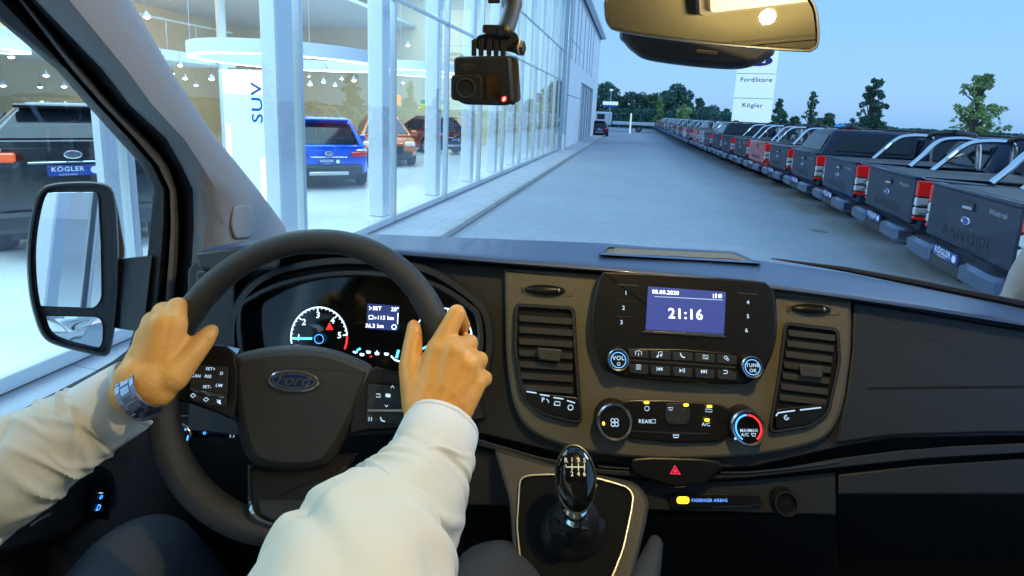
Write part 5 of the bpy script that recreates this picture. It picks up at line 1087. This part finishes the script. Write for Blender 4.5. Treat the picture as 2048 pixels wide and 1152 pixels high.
mb = MB(); mb.plate(rnd([(972, 152), (1000, 152), (1000, 196), (972, 196)], 4), AP, .0, .0022, M_GLOSS, .6); mb.ptext('HERO7', 936, 131, 6, AP, .0021, M_VENT, 0, True, 1.1); mb.ptext('Black', 936, 138, 5, AP, .0021, M_VENT); mb.build('front_display', AC)
mb = MB(); mb.plate(circ(1008, 198, 4.5, 6, 12, rot=.5), AP, .001, .0026, glow('record_led', (1, .03, .02), 5), .5); mb.plate(circ(1008, 198, 1.6, 3.2, 10, rot=.5), AP, .002, .003, G_SW, .3); mb.build('record_light', AC)
mb = MB()
for x in (948, 962, 978, 992, 1006): mb.plate(rnd([(x-5, 80), (x+5, 76), (x+5, 112), (x-5, 112)], 3), AP, -.022, -.006, M_CB, 1)
mb.plate(rnd([(952, 72), (1000, 60), (1034, 64), (1042, 92), (1036, 104), (952, 100)], 9), AP, -.019, -.009, M_CB, 2); mb.plate(rnd([(965, 49), (1020, 50), (1026, 66), (1010, 72), (965, 66)], 5), AP, -.018, -.004, M_CB, 2); mb.build('mount_clamp', AC)
mb = MB(); mb.lathe(AP(1034, 96, -.010), bu*.95+bn*.35, [(.004, -.01), (.007, 0), (.0085, .002), (.0085, .006), (.006, .008)], M_CB, 6); mb.lathe(AP(1040, 96, -.008), bu*.95+bn*.35, [(.0085, 0), (.0088, .0015), (.008, .002)], mat('brass_bolt', (.6, .42, .2), .35, .9), 6); mb.build('thumb_screw', AC)
mb = MB(); pth = [AP(1008, 66, -.012), dep(1018, 40, .515), dep(1024, 10, .53), dep(1018, -30, .55), dep(1016, -75, .60)]; mb.ell(AP(1010, 62, -.010), bu*.009, bv*.009, bn*.009, M_CB); mb.tube([np.array(p) for p in smooth(pth, 4, False)], [.0095]*8+[.0115]*9, M_CB, 14); mb.plate(rnd([(976, -6), (1000, -6), (1000, 7), (976, 7)], 3), AP, -.02, -.01, M_CB, 1); mb.build('mount_arm', AC)
wsp = dep(1014, -110, .66)
mb = MB(); mb.lathe(wsp, np.array([0, .6, .55]), [(.018, -.02), (.034, -.004), (.036, .006), (.002, .008)], M_BLACK, 24); mb.build('suction_cup', AC)
# ================================================================== THE DRIVER
PR = thing('person', 'driver in cream shirt, dark trousers and steel wristwatch, both hands on the steering wheel', 'person', (0, 0, 0), YAW)
M_SKIN = mat('skin', (.82, .40, .095), .46, sss=.10, bump=.22, bscale=420, vary=.10, vscale=24)
def w_(px, py, h): return W_(px, py, h)
caps = []                                    # tapered capsules (a, ra, b, rb)
def cap(a, ra, b, rb): caps.append((np.array(a, float), ra, np.array(b, float), rb))
def chain(pts):
    for (a, ra), (b, rb) in zip(pts[:-1], pts[1:]): cap(a, ra, b, rb)
# right hand, gripping the rim from outside
wr = [w_(846, 832, .052), w_(900, 846, .048)]
chain([(wr[0], .023), (wr[1], .023)])
mcp = [w_(876, 700, .040), w_(908, 702, .046), w_(934, 728, .044), w_(950, 764, .036)]
pip = [w_(913, 627, .026), w_(939, 686, .016), w_(960, 720, .012), w_(970, 757, .008)]
dip = [w_(926, 652, -.012), w_(932, 688, -.018), w_(950, 722, -.02), w_(956, 757, -.02)]
tip = [w_(902, 664, -.030), w_(905, 694, -.034), w_(922, 728, -.034), w_(930, 758, -.032)]
rad_ = [(.0150, .0120, .0105, .0085), (.0155, .0118, .0108, .0088), (.0150, .0112, .0102, .0084), (.0140, .0102, .009, .0075)]
for i in range(4):
    r = rad_[i]; chain([(mcp[i], r[0]), (pip[i], r[1]), (dip[i], r[2]), (tip[i], r[3])]); base_ = wr[0]*(1-i/3.)+wr[1]*(i/3.); cap(base_, .021, mcp[i], r[0]*1.08)
for i in range(3): cap(mcp[i], rad_[i][0]*.97, mcp[i+1], rad_[i+1][0]*.97)
chain([(w_(838, 806, .046), .021), (w_(821, 735, .034), .0150), (w_(826, 688, .024), .0125), (w_(828, 660, .016), .0102), (w_(827, 652, .014), .0085)])
cap(w_(840, 770, .042), .018, w_(876, 735, .036), .013); cap(w_(834, 750, .038), .014, w_(862, 715, .034), .010)
# tendons on the back of the hand
for i in range(4): cap(wr[0]*(1-i/3.)*.5+wr[1]*(i/3.)*.5+mcp[i]*.5+wn*.0175, .0032, mcp[i]+wn*.0115, .0042)
# knuckle heads
for i in range(4): cap(mcp[i]+wn*.002, rad_[i][0]*1.0, mcp[i]+wn*.003, rad_[i][0]*.96)
# left hand
wl = [w_(272, 752, .060), w_(312, 780, .052)]
chain([(wl[0], .0215), (wl[1], .0215)])
mcp = [w_(346, 650, .046), w_(322, 652, .052), w_(303, 668, .048), w_(290, 696, .038)]
pip = [w_(352, 614, .026), w_(325, 622, .016), w_(304, 640, .010), w_(288, 668, .004)]
dip = [w_(372, 612, -.012), w_(346, 622, -.020), w_(322, 642, -.022), w_(304, 668, -.022)]
tip = [w_(392, 620, -.026), w_(366, 640, -.034), w_(340, 658, -.034), w_(322, 680, -.032)]
for i in range(4):
    r = rad_[i]; chain([(mcp[i], r[0]), (pip[i], r[1]), (dip[i], r[2]), (tip[i], r[3])]); base_ = wl[1]*(1-i/3.)+wl[0]*(i/3.); cap(base_, .020, mcp[i], r[0]*1.05)
for i in range(3): cap(mcp[i], rad_[i][0]*.97, mcp[i+1], rad_[i+1][0]*.97)
chain([(w_(342, 752, .050), .0205), (w_(380, 712, .040), .0155), (w_(405, 684, .030), .0130), (w_(416, 669, .024), .0110), (w_(421, 664, .022), .0094)])
cap(w_(335, 725, .046), .018, w_(366, 690, .038), .012); cap(w_(352, 715, .042), .015, w_(380, 690, .034), .010)
# forearms, upper arms, trunk, neck, legs (inside the clothes)
RW, LW = (wr[0]+wr[1])/2, (wl[0]+wl[1])/2
RE, LE = dep(690, 1225, .37), dep(-95, 1010, .50)
RS, LS = np.array([-.06, -.16, 1.72]), np.array([-.50, -.16, 1.70])
rc0 = dep(878, 866, .555); rp_ = [rc0, dep(852, 935, .52), dep(815, 1018, .475), dep(742, 1110, .425), dep(690, 1235, .355), RE*.45+RS*.55+np.array([.03, -.02, 0]), RS]
lc0 = dep(266, 790, .575); lp_ = [lc0, dep(198, 832, .56), dep(120, 880, .535), dep(20, 940, .51), LE, LE*.45+LS*.55+np.array([-.03, -.02, 0]), LS]
for W0, pth_ in ((RW, rp_), (LW, lp_)):
    chain([(W0, .028), (pth_[0], .030), (pth_[1], .033), (pth_[2], .036), (pth_[3], .039), (pth_[4], .042), (pth_[5], .046), (pth_[6], .050)])
PC_ = np.array([-.28, -.26, 0.])
chain([(PC_+[0, .0, 1.72], .085), (PC_+[0, .02, 1.55], .12), (PC_+[0, .06, 1.35], .12), (PC_+[0, .10, 1.20], .13)])
cap(RS, .055, PC_+[0, 0, 1.70], .08); cap(LS, .055, PC_+[0, 0, 1.70], .08)
HC = PC_+np.array([.02, -.02, 2.02])
chain([(PC_+[0, 0, 1.78], .060), (HC+[0, 0, -.10], .056)])
chain([(HC+[0, -.01, .03], .088), (HC+[0, .03, .0], .080), (HC+[0, .045, -.07], .058)])
cap(HC+[0, .100, .005], .008, HC+[0, .118, -.030], .013); cap(HC+[-.018, .092, -.068], .008, HC+[.018, .092, -.068], .008)
for s in (-1, 1): cap(HC+[s*.084, .0, .015], .014, HC+[s*.086, -.004, -.025], .010); cap(HC+[s*.034, .082, .03], .016, HC+[s*.02, .09, .03], .012)
LK, RK = dep(285, 1145, .74), dep(985, 1210, .66)
for K, hx in ((LK, -.38), (RK, -.18)):
    chain([(np.array([hx, -.20, 1.16]), .075), (K, .052), (K+np.array([0, .12, -.42]), .045), (K+np.array([0, .16, -.62]), .036)])
mbs = MB()
def capsule(a, ra, b, rb):
    d = b-a; L_ = np.linalg.norm(d)
    if L_ < 1e-6: d = np.array([0, 0, 1.]); L_ = 1e-6
    d, u, v = mbs.frameaxes(d); loops = []; N_ = 14
    for t in np.linspace(-math.pi/2, 0, 5): loops.append((a+d*ra*math.sin(t), max(ra*math.cos(t), 1e-4)))
    for t in np.linspace(0, math.pi/2, 5): loops.append((b+d*rb*math.sin(t), max(rb*math.cos(t), 1e-4)))
    mbs.loops([[c+(u*math.cos(q)+v*math.sin(q))*r for q in np.linspace(0, 2*math.pi, N_+1)[:-1]] for c, r in loops], M_SKIN, cap0=True, cap1=True)
for c in caps: capsule(*c)
body = mbs.build('body', None, sharp=180)
md = body.modifiers.new('r', 'REMESH'); md.mode = 'VOXEL'; md.voxel_size = .0024; md.use_smooth_shade = True
ms = body.modifiers.new('s', 'SMOOTH'); ms.factor = .5; ms.iterations = 5
dg = bpy.context.evaluated_depsgraph_get(); me = bpy.data.meshes.new_from_object(body.evaluated_get(dg)); body.modifiers.clear(); body.data = me; body.parent = PR
me.polygons.foreach_set('use_smooth', [True]*len(me.polygons))
if not me.materials: me.materials.append(M_SKIN)
for (a, b) in (((829, 668), (827, 648)), ((411, 672), (424, 659))):
    c = w_(*a, .032 if a[0] > 600 else .040); e = w_(*b, .026 if a[0] > 600 else .033); dd_ = e-c; L_ = np.linalg.norm(dd_); dd_ /= L_; sd_ = np.cross(dd_, wn); sd_ /= np.linalg.norm(sd_); up2 = np.cross(sd_, dd_); up2 *= np.sign(np.dot(up2, wn))
    mb = MB(); mb.ell((c+e)/2-up2*.0045, dd_*.0075, sd_*.0062, up2*.0030, mat('nail', (.84, .46, .16), .35), 16, 8); mb.build('thumb_nail', PR)
# hair, eyes
mb = MB(); mb.ell(HC+[0, -.022, .045], (.094, 0, 0), (0, .090, 0), (0, 0, .082), mat('hair_dark', (.04, .025, .015), .7, bump=1, bscale=120), 24, 14); mb.build('hair', PR)
for s in (-1, 1): mb = MB(); mb.ell(HC+[s*.031, .094, .012], (.010, 0, 0), (0, .008, 0), (0, 0, .007), M_CLEAR, 12, 8); mb.ell(HC+[s*.031, .1005, .012], (.004, 0, 0), (0, .002, 0), (0, 0, .004), M_GLOSS, 10, 6); mb.build('eye', PR)

# ---- clothes: swept sleeves with folds
M_SHIRT = mat('cream_shirt_cotton', (.72, .68, .58), .85, bump=.3, bscale=1500, sss=0)
M_CUFF = mat('shirt_cuff_cotton', (.80, .78, .74), .85, bump=.25, bscale=1500)
def sleeve(mb, path, radii, m, folds=1.0, n=110, steps=90, seed=0, ell=1.0, open0=True):
    rg = random.Random(seed); P = smooth(path, 22, False); N = len(P)
    rr = np.interp(np.linspace(0, 1, N), np.linspace(0, 1, len(radii)), radii)
    fl = [(rg.uniform(.02, .98), rg.uniform(0, 6.28), rg.uniform(.35, 1.2), rg.uniform(.007, .022), rg.uniform(.5, 1.0)*(1 if rg.random() < .6 else -1), rg.uniform(-.12, .12)) for _ in range(60)]
    L = []; pu = None
    for i in range(N):
        d = P[min(i+1, N-1)]-P[max(i-1, 0)]; d /= np.linalg.norm(d)
        if pu is None: _, u, v = mb.frameaxes(d)
        else: u = pu-d*np.dot(pu, d); u /= np.linalg.norm(u); v = np.cross(d, u)
        pu = u; s = i/(N-1); ring = []
        for k in range(n):
            a = 2*math.pi*k/n; dsp = 0
            for fs_, fa, fw_, ft, am, tw in fl:
                da = (a-fa+math.pi) % (2*math.pi)-math.pi
                dsp += am*math.exp(-(da/fw_)**2)*math.exp(-((s-fs_-tw*da)/ft)**2)
            dsp += .25*math.sin(3*a+9*s+seed)+.12*math.sin(7*a-14*s)
            ring.append(P[i]+(u*math.cos(a)+v*math.sin(a)*ell)*(rr[i]*(1+.022*folds*.6*0)+(.0034+.005*s)*folds*dsp*min(1, .25+s*7)))
        L.append(ring)
    mb.loops(L, m, cap1=False); return L
def cuff(mb, c, d, r, ln, m, ell=1.0):
    d, u, v = mb.frameaxes(d); prof = [(r*.86, .002), (r*.93, -.0008), (r*.985, .0), (r*1.0, .003), (r*1.003, .0048), (r*.985, .0054), (r*1.005, .0062), (r*1.02, ln*.5), (r*1.03, ln-.003), (r*1.0, ln), (r*.96, ln)]
    mb.loops([[c+d*h+(u*math.cos(t)+v*math.sin(t)*ell)*q*(1+.012*math.sin(3*t)) for t in np.linspace(0, 2*math.pi, 49)[:-1]] for q, h in prof], m)
sh = MB()
# right sleeve: cuff centre, then towards the elbow and shoulder
sleeve(sh, rp_, [.041, .050, .058, .069, .080, .082, .080], M_SHIRT, 1.7, seed=4, steps=90)
cuff(sh, rc0+(rc0-rp_[1])*.25, rp_[1]-rc0, .0455, .050, M_CUFF)
sleeve(sh, lp_, [.041, .042, .049, .056, .064, .072, .080], M_SHIRT, 1.0, seed=9)
cuff(sh, lc0+(lc0-lp_[1])*.16, lp_[1]-lc0, .0435, .060, M_CUFF)
# shirt trunk
tr_ = [PC_+np.array(p) for p in ((0, 0.10, 1.14), (0, .09, 1.25), (0, .05, 1.42), (0, .02, 1.58), (0, 0, 1.70), (0, -.01, 1.78), (0, 0, 1.83))]
wd_ = [(.17, .15), (.17, .15), (.18, .14), (.20, .14), (.21, .12), (.12, .09), (.068, .068)]
L = [[c+np.array([a*math.cos(t)*(1+.02*math.sin(5*t+k)), b*math.sin(t), 0]) for t in np.linspace(0, 2*math.pi, 49)[:-1]] for k, (c, (a, b)) in enumerate(zip(tr_, wd_))]
sh.loops(L, M_SHIRT, cap0=True)
for s, S in ((-1, LS), (1, RS)): sh.tube([PC_+np.array([s*.10, 0, 1.74]), S+np.array([0, 0, .005])], [.085, .083], M_SHIRT, 24)
sh.build('shirt', PR, sharp=70)
# buttons on the cuffs
mb = MB(); q = dep(236, 884, .555); mb.lathe(q, EYE-q, [(.0005, .004), (.005, .0045), (.005, .0), (.0045, -.002)], M_CUFF, 14); mb.build('cuff_button', PR)
# trousers
M_TRO = mat('dark_grey_trousers', (.075, .08, .095), .9, bump=.5, bscale=1300)
tr = MB()
for K, hx, sd in ((LK, -.38, 3), (RK, -.18, 5)):
    H0 = np.array([hx, -.20, 1.16]); Am = K+np.array([0, .16, -.62])
    sleeve(tr, [H0, H0*.5+K*.5+np.array([0, 0, .015]), K+np.array([0, -.06, .004]), K+np.array([0, .03, -.05]), K+np.array([0, .11, -.32]), Am], [.105, .095, .076, .070, .068, .066], M_TRO, .9, n=56, seed=sd)
tr.ell(PC_+[0, .08, 1.14], (.19, 0, 0), (0, .16, 0), (0, 0, .11), M_TRO, 28, 12); tr.build('trousers', PR, sharp=70)
for K in (LK, RK):
    F0 = K+np.array([0, .16, -.68]); mb = MB(); L = []
    for y, wx, h in ((-.06, .028, .05), (-.03, .038, .075), (.04, .042, .07), (.12, .048, .05), (.19, .040, .038), (.215, .018, .02)):
        L.append([F0+np.array([wx*math.cos(t), y, max(-.02, -.02+h*math.sin(t))]) for t in np.linspace(0, 2*math.pi, 25)[:-1]])
    mb.loops(L, M_GLOSS, cap0=True, cap1=True); mb.build('shoe', PR)
# wristwatch on the left wrist: a steel link bracelet
wa = (mcp[1]-LW); wa /= np.linalg.norm(wa); wax, wu, wv = sh.frameaxes(LW-LE)
wcn = LW+(LW-(mcp[1]+mcp[2])/2)*.10; bt = MB(); M_WST = mat('watch_steel', (.22, .26, .36), .42, 1); NL = 18
hw_ = MB(); 
for row, (lo, hi_) in enumerate(((-.0100, -.0052), (-.0050, .0050), (.0052, .0100))):
    for k in range(NL):
        a0 = 2*math.pi*(k+.04+(row % 2)*.5)/NL; a1 = a0+2*math.pi*.92/NL; Lp = []
        for r, e in ((.0280, 0), (.0292, 0), (.0295, .06)):
            Lp.append([wcn+wax*q+(wu*math.cos(t)*1.16+wv*math.sin(t)*.93)*r for q, t in ((lo+abs(lo-hi_)*e, a0+(a1-a0)*e), (hi_-abs(lo-hi_)*e, a0+(a1-a0)*e), (hi_-abs(lo-hi_)*e, a1-(a1-a0)*e), (lo+abs(lo-hi_)*e, a1-(a1-a0)*e))])
        bt.loops(Lp, M_WST, cap1=True)
wo_ = bt.build('wristwatch', PR, sharp=30)
d_w = wu if False else wv*(-1); 
mb = MB(); mb.lathe(wcn-np.array([0, 0, .031]), (0, 0, -1), [(.013, -.004), (.013, .001), (.012, .002), (.001, .002)], M_WST, 28); mb.build('watch_case', wo_)
